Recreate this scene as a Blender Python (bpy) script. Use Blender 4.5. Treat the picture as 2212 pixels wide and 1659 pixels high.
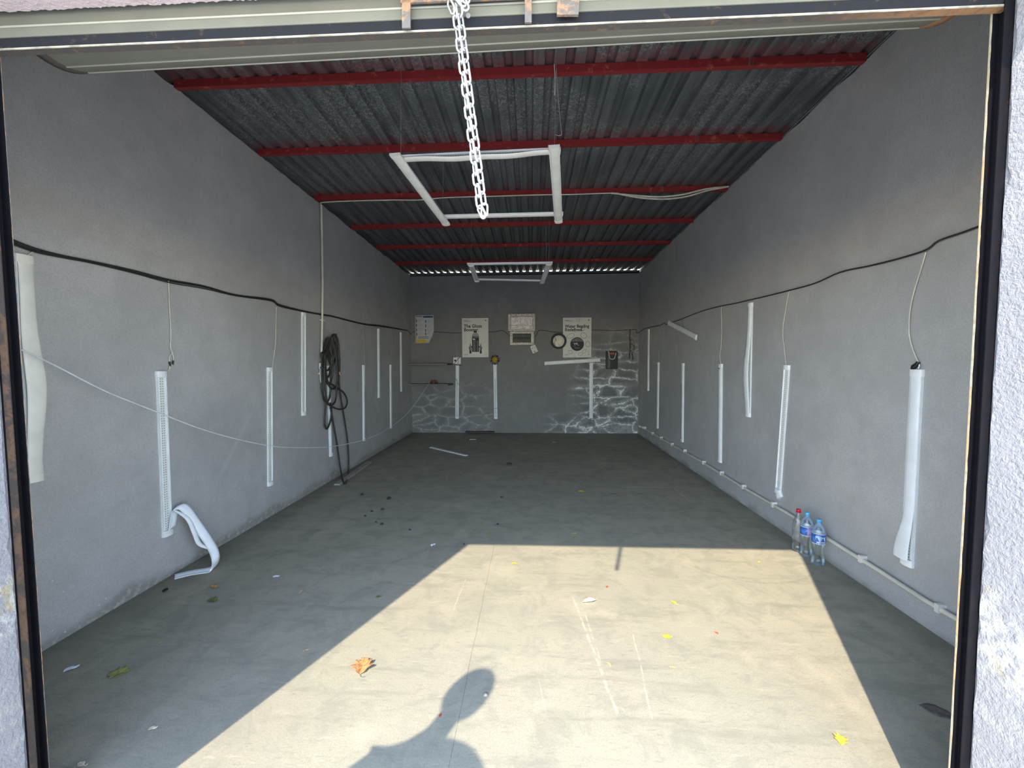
import bpy, math, random
from mathutils import Vector, Matrix
random.seed(7)
for o in list(bpy.data.objects): bpy.data.objects.remove(o)
SC = bpy.context.scene
COL = SC.collection
V = Vector
pi = math.pi

# ---------------------------------------------------------------- camera
FPX, YAW, PITCH, ROLL = 879.95, -0.0483, 0.0538, -0.0043
XL, XR, YB, HC = -2.62, 2.265, 8.777, 1.537      # wall planes, eye height (m)
PW, PH = 2212, 1659
_f = V((math.sin(YAW) * math.cos(PITCH), math.cos(YAW) * math.cos(PITCH), -math.sin(PITCH)))
_r = V((math.cos(YAW), -math.sin(YAW), 0)); _u = _r.cross(_f)
_r2 = _r * math.cos(ROLL) + _u * math.sin(ROLL); _u2 = -_r * math.sin(ROLL) + _u * math.cos(ROLL)
cd = bpy.data.cameras.new('camera'); cam = bpy.data.objects.new('camera', cd); COL.objects.link(cam)
cd.sensor_width = 36; cd.lens = FPX / PW * 36; cd.clip_start = 0.02; cd.clip_end = 200
cam.matrix_world = Matrix(((_r2.x, _u2.x, -_f.x, 0), (_r2.y, _u2.y, -_f.y, 0), (_r2.z, _u2.z, -_f.z, HC), (0, 0, 0, 1)))
SC.camera = cam

# ---------------------------------------------------------------- light
SUN_STRENGTH, SKY_STRENGTH, EXPOSURE = 6.0, 0.90, 0.52
sun_dir = V((0.39, 0.918, -1.0)).normalized()
sd = bpy.data.lights.new('sun', 'SUN'); sun = bpy.data.objects.new('sun', sd); COL.objects.link(sun)
sd.energy = SUN_STRENGTH; sd.angle = math.radians(0.6); sd.color = (1.0, 0.90, 0.72)
sun.rotation_euler = sun_dir.to_track_quat('-Z', 'Y').to_euler(); sun.location = (-4, -8, 10)
w = bpy.data.worlds.new('sky'); SC.world = w; w.use_nodes = True
wn = w.node_tree; bg = wn.nodes['Background']
sk = wn.nodes.new('ShaderNodeTexSky'); sk.sky_type = 'NISHITA'; sk.sun_disc = False
sk.sun_elevation = math.radians(45); sk.sun_rotation = math.atan2(-sun_dir.x, -sun_dir.y)
sk.air_density = 1.0; sk.dust_density = 0.1; sk.ozone_density = 1.0
hs = wn.nodes.new('ShaderNodeHueSaturation'); hs.inputs['Saturation'].default_value = 0.84; wn.links.new(sk.outputs[0], hs.inputs['Color']); wn.links.new(hs.outputs[0], bg.inputs[0]); bg.inputs[1].default_value = SKY_STRENGTH
vs = SC.view_settings
vs.view_transform = 'Standard'; vs.look = 'None'; vs.gamma = 1; vs.exposure = EXPOSURE; vs.use_curve_mapping = False

# ---------------------------------------------------------------- pixel -> place helpers
def ray(px, py):
    x = (px - PW / 2) / FPX; y = -(py - PH / 2) / FPX
    return _r2 * x + _u2 * y + _f
EYE = V((0, 0, HC))
def at_x(px, py, X): d = ray(px, py); return EYE + d * (X / d.x)
def at_y(px, py, Y): d = ray(px, py); return EYE + d * (Y / d.y)
def Lw(px, py, off=0.0): return at_x(px, py, XL + off)
def Rw(px, py, off=0.0): return at_x(px, py, XR - off)
def Bw(px, py, off=0.0): return at_y(px, py, YB - off)
def Fl(px, py, z=0.0): d = ray(px, py); return EYE + d * ((z - HC) / d.z)
def zt(y): return 3.575 - 0.0275 * (y - 2.9)     # top of the plastered side walls
def zs(y): return zt(y) + 0.042                   # underside of the roof sheets

# ---------------------------------------------------------------- object helpers
def tag(o, label=None, cat=None, group=None, kind=None):
    if label: o['label'] = label
    if cat: o['category'] = cat
    if group: o['group'] = group
    if kind: o['kind'] = kind
    return o
def empty(name, loc=(0, 0, 0), mw=None, parent=None):
    o = bpy.data.objects.new(name, None); COL.objects.link(o); o.empty_display_size = 0.05
    if mw is not None: o.matrix_world = mw
    else: o.location = loc
    if parent: o.parent = parent
    return o
def link_mesh(name, me, parent=None, mw=None):
    o = bpy.data.objects.new(name, me); COL.objects.link(o)
    if parent: o.parent = parent
    if mw is not None: o.matrix_basis = mw
    return o
class MB:
    def __init__(s): s.v = []; s.f = []; s.sm = []
    def add(s, vs_, fs, smooth=False):
        b = len(s.v); s.v += [tuple(x) for x in vs_]
        for q in fs: s.f.append([i + b for i in q]); s.sm.append(smooth)
        return s
    def box(s, lo, hi):
        x0, y0, z0 = lo; x1, y1, z1 = hi
        return s.add([(x0,y0,z0),(x1,y0,z0),(x1,y1,z0),(x0,y1,z0),(x0,y0,z1),(x1,y0,z1),(x1,y1,z1),(x0,y1,z1)],
                     [(0,3,2,1),(4,5,6,7),(0,1,5,4),(1,2,6,5),(2,3,7,6),(3,0,4,7)])
    def bar(s, a, b, wx, wy, up=(0, 0, 1)):
        a, b = V(a), V(b); d = (b - a).normalized(); x = d.cross(V(up))
        if x.length < 1e-4: x = d.cross(V((1, 0, 0)))
        x.normalize(); y = x.cross(d); vs_ = []
        for p in (a, b):
            for sx, sy in ((-1,-1),(1,-1),(1,1),(-1,1)): vs_.append(p + x * sx * wx / 2 + y * sy * wy / 2)
        return s.add(vs_, [(0,3,2,1),(4,5,6,7),(0,1,5,4),(1,2,6,5),(2,3,7,6),(3,0,4,7)])
    def tube(s, pts, r, n=8, closed=False, cap=True):
        pts = [V(p) for p in pts]; m = len(pts); rs = r if isinstance(r, (list, tuple)) else [r] * m
        T = []
        for i in range(m):
            a = pts[(i - 1) % m] if closed or i > 0 else pts[i]; b = pts[(i + 1) % m] if closed or i < m - 1 else pts[i]
            t = (b - a); T.append(t.normalized() if t.length > 1e-9 else V((0, 0, 1)))
        x = T[0].orthogonal().normalized(); vs_ = []
        for i in range(m):
            x = x - T[i] * x.dot(T[i]); x.normalize(); y = T[i].cross(x)
            for k in range(n):
                a = 2 * pi * k / n; vs_.append(pts[i] + (x * math.cos(a) + y * math.sin(a)) * rs[i])
        fs = []
        for i in range(m if closed else m - 1):
            j = (i + 1) % m
            for k in range(n): l = (k + 1) % n; fs.append((i*n+k, i*n+l, j*n+l, j*n+k))
        if closed:   # align seam
            pass
        s.add(vs_, fs, True)
        if cap and not closed:
            s.add(vs_[:n], [tuple(range(n))[::-1]]); s.add(vs_[-n:], [tuple(range(n))])
        return s
    def lathe(s, prof, c=(0, 0, 0), n=24, axis='z', smooth=True):
        c = V(c); vs_ = []
        for r, h in prof:
            for k in range(n):
                a = 2 * pi * k / n; p = V((r * math.cos(a), r * math.sin(a), h))
                if axis == 'y': p = V((p.x, -p.z, p.y))
                if axis == 'x': p = V((p.z, p.x, p.y))
                vs_.append(c + p)
        fs = []
        for i in range(len(prof) - 1):
            for k in range(n): l = (k + 1) % n; fs.append((i*n+k, i*n+l, (i+1)*n+l, (i+1)*n+k))
        fs2 = []
        if prof[0][0] > 1e-6: fs2.append(tuple(range(n))[::-1])
        if prof[-1][0] > 1e-6: fs2.append(tuple((len(prof)-1)*n + k for k in range(n)))
        s.add(vs_, fs, smooth)
        b = len(s.v) - len(vs_)
        for q in fs2: s.f.append([i + b for i in q]); s.sm.append(False)
        return s
    def prism(s, poly, a, b, plane='xz'):
        # flat polygon (u,v) extruded along the missing axis from a to b
        def P(u, v, h):
            return (u, h, v) if plane == 'xz' else ((u, v, h) if plane == 'xy' else (h, u, v))
        n = len(poly); vs_ = [P(u, v, a) for u, v in poly] + [P(u, v, b) for u, v in poly]
        fs = [tuple(range(n)), tuple(range(2*n-1, n-1, -1))] + [(i, i+n, (i+1) % n + n, (i+1) % n) for i in range(n)]
        return s.add(vs_, fs)
    def strip(s, rows, smooth=True, close=False):
        n = len(rows[0]); vs_ = [p for r in rows for p in r]; fs = []
        for i in range(len(rows) - 1):
            for k in range(n if close else n - 1): l = (k + 1) % n; fs.append((i*n+k, i*n+l, (i+1)*n+l, (i+1)*n+k))
        return s.add(vs_, fs, smooth)
    def mesh(s, name):
        me = bpy.data.meshes.new(name); me.from_pydata(s.v, [], s.f)
        me.polygons.foreach_set('use_smooth', s.sm); me.update()
        return me
    def build(s, name, mat, parent=None, fix=True, mw=None):
        me = s.mesh(name)
        if fix:
            import bmesh
            bm = bmesh.new(); bm.from_mesh(me); bmesh.ops.recalc_face_normals(bm, faces=bm.faces); bm.to_mesh(me); bm.free()
        if mat: me.materials.append(mat)
        return link_mesh(name, me, parent, mw)
def cat(pts, k=6, closed=False):
    pts = [V(p) for p in pts]; m = len(pts); out = []
    for i in range(m if closed else m - 1):
        g = (lambda j: pts[j % m]) if closed else (lambda j: pts[min(max(j, 0), m - 1)])
        p0, p1, p2, p3 = g(i-1), g(i), g(i+1), g(i+2)
        for q in range(k):
            t = q / k
            out.append(0.5 * ((2*p1) + (p2-p0)*t + (2*p0-5*p1+4*p2-p3)*t*t + (3*p1-p0-3*p2+p3)*t*t*t))
    if not closed: out.append(pts[-1])
    return out
def solid(o, t, off=0):
    m = o.modifiers.new('thickness', 'SOLIDIFY'); m.thickness = t; m.offset = off; return o
def bevel(o, w_, seg=2):
    m = o.modifiers.new('bevel', 'BEVEL'); m.width = w_; m.segments = seg; m.limit_method = 'ANGLE'; return o
def frame(origin, right, up):
    right = V(right).normalized(); up = V(up).normalized(); into = up.cross(right).normalized(); right = into.cross(up)
    return Matrix(((right.x, into.x, up.x, origin[0]), (right.y, into.y, up.y, origin[1]), (right.z, into.z, up.z, origin[2]), (0, 0, 0, 1)))

# ---------------------------------------------------------------- materials
class NT:
    def __init__(s, name):
        s.m = bpy.data.materials.new(name); s.m.use_nodes = True; s.t = s.m.node_tree
        s.b = s.t.nodes['Principled BSDF']; s.co = s.t.nodes.new('ShaderNodeTexCoord').outputs['Object']
    def n(s, typ, **kw):
        n = s.t.nodes.new(typ)
        for k, v in kw.items(): setattr(n, k, v)
        return n
    def put(s, inp, v):
        if hasattr(v, 'is_linked') or isinstance(v, bpy.types.NodeSocket): s.t.links.new(v, inp)
        elif isinstance(v, (tuple, list)) and len(v) == 3 and inp.type == 'RGBA': inp.default_value = (*v, 1)
        else: inp.default_value = v
    def math(s, op, a, b=0.0, c=None, clamp=False):
        n = s.n('ShaderNodeMath', operation=op, use_clamp=clamp); s.put(n.inputs[0], a); s.put(n.inputs[1], b)
        if c is not None: s.put(n.inputs[2], c)
        return n.outputs[0]
    def noise(s, scale, detail=4, rough=0.55, vec=None, dist=0.0):
        n = s.n('ShaderNodeTexNoise'); s.put(n.inputs['Vector'], vec or s.co)
        n.inputs['Scale'].default_value = scale; n.inputs['Detail'].default_value = detail
        n.inputs['Roughness'].default_value = rough; n.inputs['Distortion'].default_value = dist
        return n.outputs[0]
    def vor(s, scale, vec=None, feature='F1', out='Distance'):
        n = s.n('ShaderNodeTexVoronoi', feature=feature); s.put(n.inputs['Vector'], vec or s.co); n.inputs['Scale'].default_value = scale
        return n.outputs[out]
    def map(s, loc=(0,0,0), rot=(0,0,0), sc=(1,1,1), vec=None):
        n = s.n('ShaderNodeMapping'); s.put(n.inputs[0], vec or s.co)
        n.inputs[1].default_value = loc; n.inputs[2].default_value = rot; n.inputs[3].default_value = sc
        return n.outputs[0]
    def sep(s, vec=None):
        n = s.n('ShaderNodeSeparateXYZ'); s.put(n.inputs[0], vec or s.co); return n.outputs
    def ramp(s, v, a, b, lo=0.0, hi=1.0):
        n = s.n('ShaderNodeMapRange', interpolation_type='SMOOTHSTEP'); s.put(n.inputs[0], v)
        s.put(n.inputs[1], a); s.put(n.inputs[2], b); s.put(n.inputs[3], lo); s.put(n.inputs[4], hi)
        return n.outputs[0]
    def mix(s, f, a, b, typ='MIX'):
        n = s.n('ShaderNodeMix', data_type='RGBA', blend_type=typ); s.put(n.inputs[0], f); s.put(n.inputs[6], a); s.put(n.inputs[7], b)
        return n.outputs[2]
    def bump(s, h, strength=0.3, dist=0.01):
        n = s.n('ShaderNodeBump'); n.inputs['Strength'].default_value = strength; n.inputs['Distance'].default_value = dist
        s.put(n.inputs['Height'], h); s.t.links.new(n.outputs[0], s.b.inputs['Normal'])
    def end(s, col, rough=0.7, metal=0.0, **kw):
        s.put(s.b.inputs['Base Color'], col); s.put(s.b.inputs['Roughness'], rough); s.put(s.b.inputs['Metallic'], metal)
        for k, v in kw.items(): s.put(s.b.inputs[k], v)
        return s.m
def simple(name, col, rough=0.6, metal=0.0, var=0.12, vscale=14.0, bump=0.0, bscale=60.0, **kw):
    t = NT(name); a = tuple(c * (1 - var) for c in col); b = tuple(min(1, c * (1 + var)) for c in col)
    c = t.mix(t.ramp(t.noise(vscale), 0.3, 0.7), a, b)
    if bump: t.bump(t.noise(bscale, 3), bump, 0.004)
    return t.end(c, rough, metal, **kw)
WALLP = (0.455, 0.446, 0.434)
def wall_mat(name, side):
    t = NT(name); x, y, z = t.sep()
    big = t.noise(1.1, 5, 0.6); med = t.noise(6, 6, 0.65); fine = t.noise(90, 3, 0.6)
    str_ = t.noise(3.0, 5, 0.6, vec=t.map(sc=(1, 1, 0.16)))
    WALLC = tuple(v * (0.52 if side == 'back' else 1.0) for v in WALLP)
    c = t.mix(t.ramp(big, 0.3, 0.7), tuple(v * 0.90 for v in WALLC), tuple(v * 1.08 for v in WALLC))
    c = t.mix(t.ramp(med, 0.35, 0.75, 0, 0.55), c, tuple(v * 0.78 for v in WALLC))
    c = t.mix(t.ramp(str_, 0.5, 0.8, 0, 0.35), c, tuple(v * k for v, k in zip(WALLC, (1.08, 1.07, 1.03))))
    c = t.mix(t.ramp(fine, 0.42, 0.68, 0, 0.42), c, tuple(v * 0.70 for v in WALLC)); c = t.mix(t.ramp(t.noise(170, 2, 0.6), 0.58, 0.72, 0, 0.30), c, tuple(v * 1.28 for v in WALLC))
    # rising damp, dirt line and flaked plaster by the floor
    foot = t.math('ADD', z, t.math('MULTIPLY', t.math('SUBTRACT', t.noise(2.2, 5), 0.5), 0.30))
    if side == 'left':
        c = t.mix(t.ramp(foot, 0.10, 0.03, 0, 0.65), c, (0.22, 0.20, 0.17))
        crumb = t.math('MULTIPLY', t.ramp(foot, 0.09, 0.02), t.ramp(t.noise(26, 5), 0.5, 0.62))
        c = t.mix(t.math('MULTIPLY', crumb, 0.8), c, (0.45, 0.41, 0.35))
        sp = t.ramp(t.vor(22), 0.10, 0.06); ms = t.math('MULTIPLY', t.ramp(t.noise(1.7, 3), 0.52, 0.62), t.ramp(z, 0.95, 0.35))
        c = t.mix(t.math('MULTIPLY', sp, ms), c, (0.72, 0.74, 0.75))
        scr = t.math('ABSOLUTE', t.math('SUBTRACT', t.math('SUBTRACT', y, 3.42), t.math('MULTIPLY', t.math('SUBTRACT', z, 0.78), 0.86)))
        sm = t.math('MULTIPLY', t.ramp(scr, 0.05, 0.01), t.math('MULTIPLY', t.ramp(z, 0.52, 0.66), t.ramp(z, 1.18, 1.0)))
        c = t.mix(t.math('MULTIPLY', sm, 0.45), c, (0.48, 0.49, 0.49))
    if side == 'right':
        c = t.mix(t.ramp(foot, 0.06, -0.02, 0, 0.6), c, (0.19, 0.19, 0.16))
        sp = t.ramp(t.vor(26), 0.09, 0.05); ms = t.math('MULTIPLY', t.ramp(t.noise(2.1, 3), 0.55, 0.63), t.ramp(z, 0.6, 0.1))
        c = t.mix(t.math('MULTIPLY', sp, ms), c, (0.66, 0.68, 0.68))
    if side == 'back':
        # block courses show through as chalky salt tide lines around damp blocks
        n1 = t.noise(3.4, 5, 0.6); n2 = t.noise(16, 5, 0.65); n3 = t.noise(1.25, 3, 0.5)
        def wobble(sc, am, of):
            return t.math('MULTIPLY', t.math('SUBTRACT', t.noise(sc, 4, 0.6, vec=t.map(loc=(of, of, 0))), 0.5), am)
        cx_ = t.math('ADD', x, t.math('ADD', wobble(5, 0.30, 3.0), wobble(22, 0.06, 1.0)))
        cz_ = t.math('ADD', z, t.math('ADD', wobble(6, 0.10, 7.0), wobble(26, 0.045, 5.0)))
        cv = t.n('ShaderNodeCombineXYZ'); t.put(cv.inputs[0], t.math('DIVIDE', cx_, 0.46)); t.put(cv.inputs[2], t.math('DIVIDE', cz_, 0.20))
        vo = t.n('ShaderNodeTexVoronoi', feature='DISTANCE_TO_EDGE'); t.put(vo.inputs['Vector'], cv.outputs[0]); vo.inputs['Scale'].default_value = 1.0; vo.inputs['Randomness'].default_value = 0.8
        ed_ = vo.outputs['Distance']
        line = t.math('MAXIMUM', t.ramp(ed_, 0.055, 0.012), t.math('MULTIPLY', t.ramp(ed_, 0.18, 0.05), 0.22))
        damp = t.ramp(ed_, 0.10, 0.24)
        edge = t.math('ADD', x, t.math('MULTIPLY', t.math('SUBTRACT', n1, 0.5), 0.9))
        top = t.math('ADD', z, t.math('MULTIPLY', t.math('SUBTRACT', n3, 0.5), 1.0))
        mr = t.math('MULTIPLY', t.ramp(edge, 0.75, 1.30), t.ramp(top, 2.45, 0.95))
        mr = t.math('MAXIMUM', mr, t.math('MULTIPLY', t.ramp(edge, 0.1, 0.75), t.ramp(top, 0.55, 0.15)))
        ml = t.math('MULTIPLY', t.math('MULTIPLY', t.ramp(edge, -0.55, -1.1), t.ramp(top, 1.3, 0.5)), 0.30)
        msk = t.math('MULTIPLY', t.math('MAXIMUM', mr, ml), t.ramp(t.noise(2.3, 3), 0.30, 0.52))
        grit = t.ramp(n2, 0.34, 0.52)
        c = t.mix(t.math('MULTIPLY', t.math('MULTIPLY', damp, msk), 0.55), c, (0.115, 0.122, 0.13))
        c = t.mix(t.math('MULTIPLY', t.math('MULTIPLY', line, grit), t.math('MULTIPLY', msk, 0.95)), c, (0.90, 0.91, 0.90))
        sp = t.math('MULTIPLY', t.ramp(t.noise(38, 4, 0.7), 0.56, 0.68), t.math('MULTIPLY', t.ramp(edge, 1.0, 1.7), t.ramp(top, 0.75, 0.1)))
        c = t.mix(t.math('MULTIPLY', sp, 0.8), c, (0.74, 0.75, 0.74))
        sp2 = t.ramp(t.vor(6.0), 0.055, 0.03); c = t.mix(t.math('MULTIPLY', sp2, t.ramp(n3, 0.5, 0.6)), c, (0.62, 0.63, 0.63))
    t.bump(t.math('ADD', t.math('MULTIPLY', fine, 0.35), t.math('MULTIPLY', med, 0.65)), 0.35, 0.012)
    return t.end(c, 0.86)
def concrete_floor():
    t = NT('concrete_floor'); x, y, z = t.sep()
    big = t.noise(0.9, 5, 0.6); med = t.noise(5, 7, 0.7, dist=0.6); fine = t.noise(140, 3, 0.7)
    drag = t.noise(4, 6, 0.7, vec=t.map(rot=(0, 0, 0.5), sc=(0.35, 2.4, 1)))
    c = t.mix(t.ramp(big, 0.3, 0.7), (0.215, 0.206, 0.178), (0.262, 0.246, 0.207))
    c = t.mix(t.ramp(t.noise(1.7, 4, 0.6), 0.40, 0.62, 0, 0.5), c, (0.212, 0.216, 0.176)); c = t.mix(t.ramp(med, 0.45, 0.66, 0, 0.7), c, (0.165, 0.164, 0.143))
    c = t.mix(t.ramp(drag, 0.50, 0.70, 0, 0.62), c, (0.145, 0.143, 0.124)); c = t.mix(t.ramp(t.noise(30, 5, 0.75, vec=t.map(rot=(0, 0, 0.7), sc=(0.45, 2.2, 1))), 0.54, 0.66, 0, 0.55), c, (0.140, 0.139, 0.120))
    c = t.mix(t.ramp(t.noise(2.3, 4), 0.55, 0.72, 0, 0.6), c, (0.300, 0.274, 0.226))
    c = t.mix(t.ramp(t.noise(9, 6, 0.75, vec=t.map(rot=(0, 0, 0.6), sc=(0.5, 3.0, 1))), 0.56, 0.70, 0, 0.5), c, (0.305, 0.285, 0.245))
    c = t.mix(t.ramp(fine, 0.35, 0.62, 0.4, 0), c, (0.135, 0.133, 0.118))
    # grime along the foot of both side walls and towards the unswept back
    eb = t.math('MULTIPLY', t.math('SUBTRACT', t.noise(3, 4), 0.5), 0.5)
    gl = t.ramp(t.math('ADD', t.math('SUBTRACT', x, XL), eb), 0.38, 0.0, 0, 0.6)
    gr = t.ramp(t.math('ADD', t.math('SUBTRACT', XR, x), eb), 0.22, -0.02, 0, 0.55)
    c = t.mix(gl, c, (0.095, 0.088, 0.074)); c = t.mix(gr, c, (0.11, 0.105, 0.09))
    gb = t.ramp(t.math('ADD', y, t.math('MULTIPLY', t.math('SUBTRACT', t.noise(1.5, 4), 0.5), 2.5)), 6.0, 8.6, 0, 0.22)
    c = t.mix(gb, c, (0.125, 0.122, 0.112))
    # dark rubber scuff, chalky scratches
    fx, fy = Fl(1640, 1150)[:2]
    a = Fl(1575, 1245); b = Fl(1650, 1255); d = Fl(1728, 1222)
    dx = t.math('SUBTRACT', x, a.x * 0.4 + d.x * 0.6 - 0.12); dy = t.math('SUBTRACT', y, b.y + 0.52)
    r = t.math('SQRT', t.math('ADD', t.math('MULTIPLY', dx, dx), t.math('MULTIPLY', dy, dy)))
    arc = t.ramp(t.math('ABSOLUTE', t.math('SUBTRACT', r, 0.55)), 0.014, 0.006)
    arc = t.math('MULTIPLY', arc, t.math('MULTIPLY', t.ramp(dy, -0.28, -0.36), t.ramp(t.noise(40), 0.3, 0.6)))
    c = t.mix(t.math('MULTIPLY', arc, 0.45), c, (0.14, 0.135, 0.115))
    def scratch(p, q, wdt, op, colr):
        nonlocal c
        p, q = Fl(*p), Fl(*q); e = (q - p); L = e.length; ex, ey = e.x / L, e.y / L
        ux = t.math('SUBTRACT', x, p.x); uy = t.math('SUBTRACT', y, p.y)
        al = t.math('ADD', t.math('MULTIPLY', ux, ex), t.math('MULTIPLY', uy, ey))
        ac = t.math('ABSOLUTE', t.math('ADD', t.math('SUBTRACT', t.math('MULTIPLY', uy, ex), t.math('MULTIPLY', ux, ey)),
                    t.math('MULTIPLY', t.math('SUBTRACT', t.noise(3), 0.5), 0.03)))
        mm = t.math('MULTIPLY', t.ramp(ac, wdt, wdt * 0.3), t.math('MULTIPLY', t.ramp(al, 0.0, 0.06), t.ramp(al, L, L - 0.06)))
        c = t.mix(t.math('MULTIPLY', t.math('MULTIPLY', mm, op * 0.6), t.ramp(t.noise(22), 0.35, 0.6)), c, colr)
    W = (0.37, 0.345, 0.30)
    scratch((1235, 1285), (1340, 1555), 0.010, 0.8, W); scratch((1262, 1320), (1300, 1440), 0.007, 0.7, W)
    scratch((1365, 1360), (1410, 1560), 0.006, 0.7, W); scratch((1160, 1460), (1180, 1545), 0.006, 0.6, W)
    scratch((1010, 1245), (975, 1325), 0.007, 0.5, W); scratch((890, 1545), (945, 1550), 0.010, 0.6, W)
    scratch((1475, 1190), (1530, 1250), 0.008, 0.6, (0.15, 0.14, 0.12)); scratch((1340, 1052), (1455, 1053), 0.03, 0.8, W)
    scratch((1455, 1052), (1492, 1086), 0.016, 0.6, W)
    t.bump(t.math('ADD', t.math('MULTIPLY', fine, 0.5), med), 0.18, 0.006)
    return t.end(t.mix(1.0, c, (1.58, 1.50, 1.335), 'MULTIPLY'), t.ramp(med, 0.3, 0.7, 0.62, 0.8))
def stucco(name, col, flake):
    t = NT(name); x, y, z = t.sep()
    n = t.noise(75, 4, 0.6, dist=0.4); b = t.noise(2.0, 4); f = t.noise(120, 3)
    c = t.mix(t.ramp(b, 0.3, 0.7), tuple(v * 0.93 for v in col), tuple(min(1, v * 1.06) for v in col))
    if flake:
        zz = t.math('ADD', z, t.math('MULTIPLY', t.math('SUBTRACT', t.noise(5, 4), 0.5), 0.25))
        band = t.math('MULTIPLY', t.ramp(zz, 0.62, 0.72), t.ramp(zz, 0.92, 0.80))
        c = t.mix(t.math('MULTIPLY', band, t.ramp(t.noise(34, 5), 0.40, 0.60)), c, (0.46, 0.455, 0.43))
        c = t.mix(t.math('MULTIPLY', band, t.ramp(t.noise(9, 4), 0.58, 0.70)), c, (0.36, 0.30, 0.18))
        c = t.mix(t.math('MULTIPLY', t.ramp(zz, 0.66, 0.56), t.ramp(t.noise(20, 5), 0.45, 0.7, 0, 0.6)), c, (0.40, 0.39, 0.36))
    t.bump(t.math('ADD', n, t.math('MULTIPLY', f, 0.3)), 0.6, 0.010)
    return t.end(c, 0.9)
PURL = [2.98, 3.90, 4.92, 5.92, 6.88, 7.88]
def roof_mat():
    t = NT('galvanised_roof_sheet'); x, y, z = t.sep()
    sp = t.noise(46, 4, 0.75, dist=1.2); bigm = t.noise(1.3, 4); strk = t.noise(7, 4, 0.6, vec=t.map(sc=(3.5, 0.12, 1)))
    c = t.mix(t.ramp(strk, 0.35, 0.65), (0.085, 0.098, 0.105), (0.15, 0.165, 0.17))
    wet = t.math('MULTIPLY', t.ramp(sp, 0.48, 0.60), t.math('MULTIPLY', t.ramp(bigm, 0.42, 0.60), t.ramp(y, 6.5, 3.0)))
    c = t.mix(t.math('MULTIPLY', wet, 0.75), c, (0.42, 0.43, 0.43))
    red = None
    for p in PURL:
        d = t.math('SUBTRACT', p, y); d = t.math('ADD', d, t.math('MULTIPLY', t.math('SUBTRACT', t.noise(24, 4), 0.5), 0.16))
        m = t.math('MULTIPLY', t.ramp(d, 0.13, 0.03), t.ramp(d, -0.10, -0.04))
        red = m if red is None else t.math('MAXIMUM', red, m)
    c = t.mix(t.math('MULTIPLY', red, 0.5), c, (0.26, 0.075, 0.08))
    return t.end(c, t.ramp(sp, 0.35, 0.65, 0.38, 0.6), 0.35)
def rusty(name, paint, rust, amount, scale=9.0, rough=0.75, metal=0.2, sun_x=None, spec=0.3):
    t = NT(name); a = t.noise(scale, 6, 0.7, dist=0.4); f = t.noise(70, 3)
    lo, hi = 0.75 - amount, 0.85 - amount
    m = t.ramp(a, lo, hi)
    if sun_x is not None:
        x, y, z = t.sep(); m = t.math('MAXIMUM', t.math('MULTIPLY', m, 0.45), t.math('MULTIPLY', t.ramp(x, sun_x[0], sun_x[1]), t.ramp(a, 0.25, 0.5)))
    c = t.mix(m, paint, rust); c = t.mix(t.ramp(f, 0.45, 0.75, 0, 0.5), c, tuple(v * 0.45 for v in rust))
    t.bump(t.math('ADD', a, t.math('MULTIPLY', f, 0.5)), 0.4, 0.004)
    t.b.inputs['Specular IOR Level'].default_value = spec
    return t.end(c, rough, metal)
def thin_clear(name, tint, fac=0.06):
    m = bpy.data.materials.new(name); m.use_nodes = True; t = m.node_tree; t.nodes.clear()
    o = t.nodes.new('ShaderNodeOutputMaterial'); mx = t.nodes.new('ShaderNodeMixShader'); lw = t.nodes.new('ShaderNodeLayerWeight')
    tr = t.nodes.new('ShaderNodeBsdfTransparent'); gl = t.nodes.new('ShaderNodeBsdfGlossy'); no = t.nodes.new('ShaderNodeTexNoise')
    lw.inputs[0].default_value = 0.35; tr.inputs[0].default_value = (*tint, 1); gl.inputs[0].default_value = (0.9, 0.95, 1, 1); gl.inputs[1].default_value = 0.08
    no.inputs['Scale'].default_value = 60; bp = t.nodes.new('ShaderNodeBump'); bp.inputs[0].default_value = 0.25; bp.inputs[1].default_value = 0.004
    t.links.new(no.outputs[0], bp.inputs['Height']); t.links.new(bp.outputs[0], gl.inputs['Normal'])
    ad = t.nodes.new('ShaderNodeMath'); ad.operation = 'MULTIPLY_ADD'; ad.inputs[1].default_value = 0.6; ad.inputs[2].default_value = fac
    t.links.new(lw.outputs['Fresnel'], ad.inputs[0]); t.links.new(ad.outputs[0], mx.inputs[0])
    t.links.new(tr.outputs[0], mx.inputs[1]); t.links.new(gl.outputs[0], mx.inputs[2]); t.links.new(mx.outputs[0], o.inputs[0])
    return m
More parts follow.
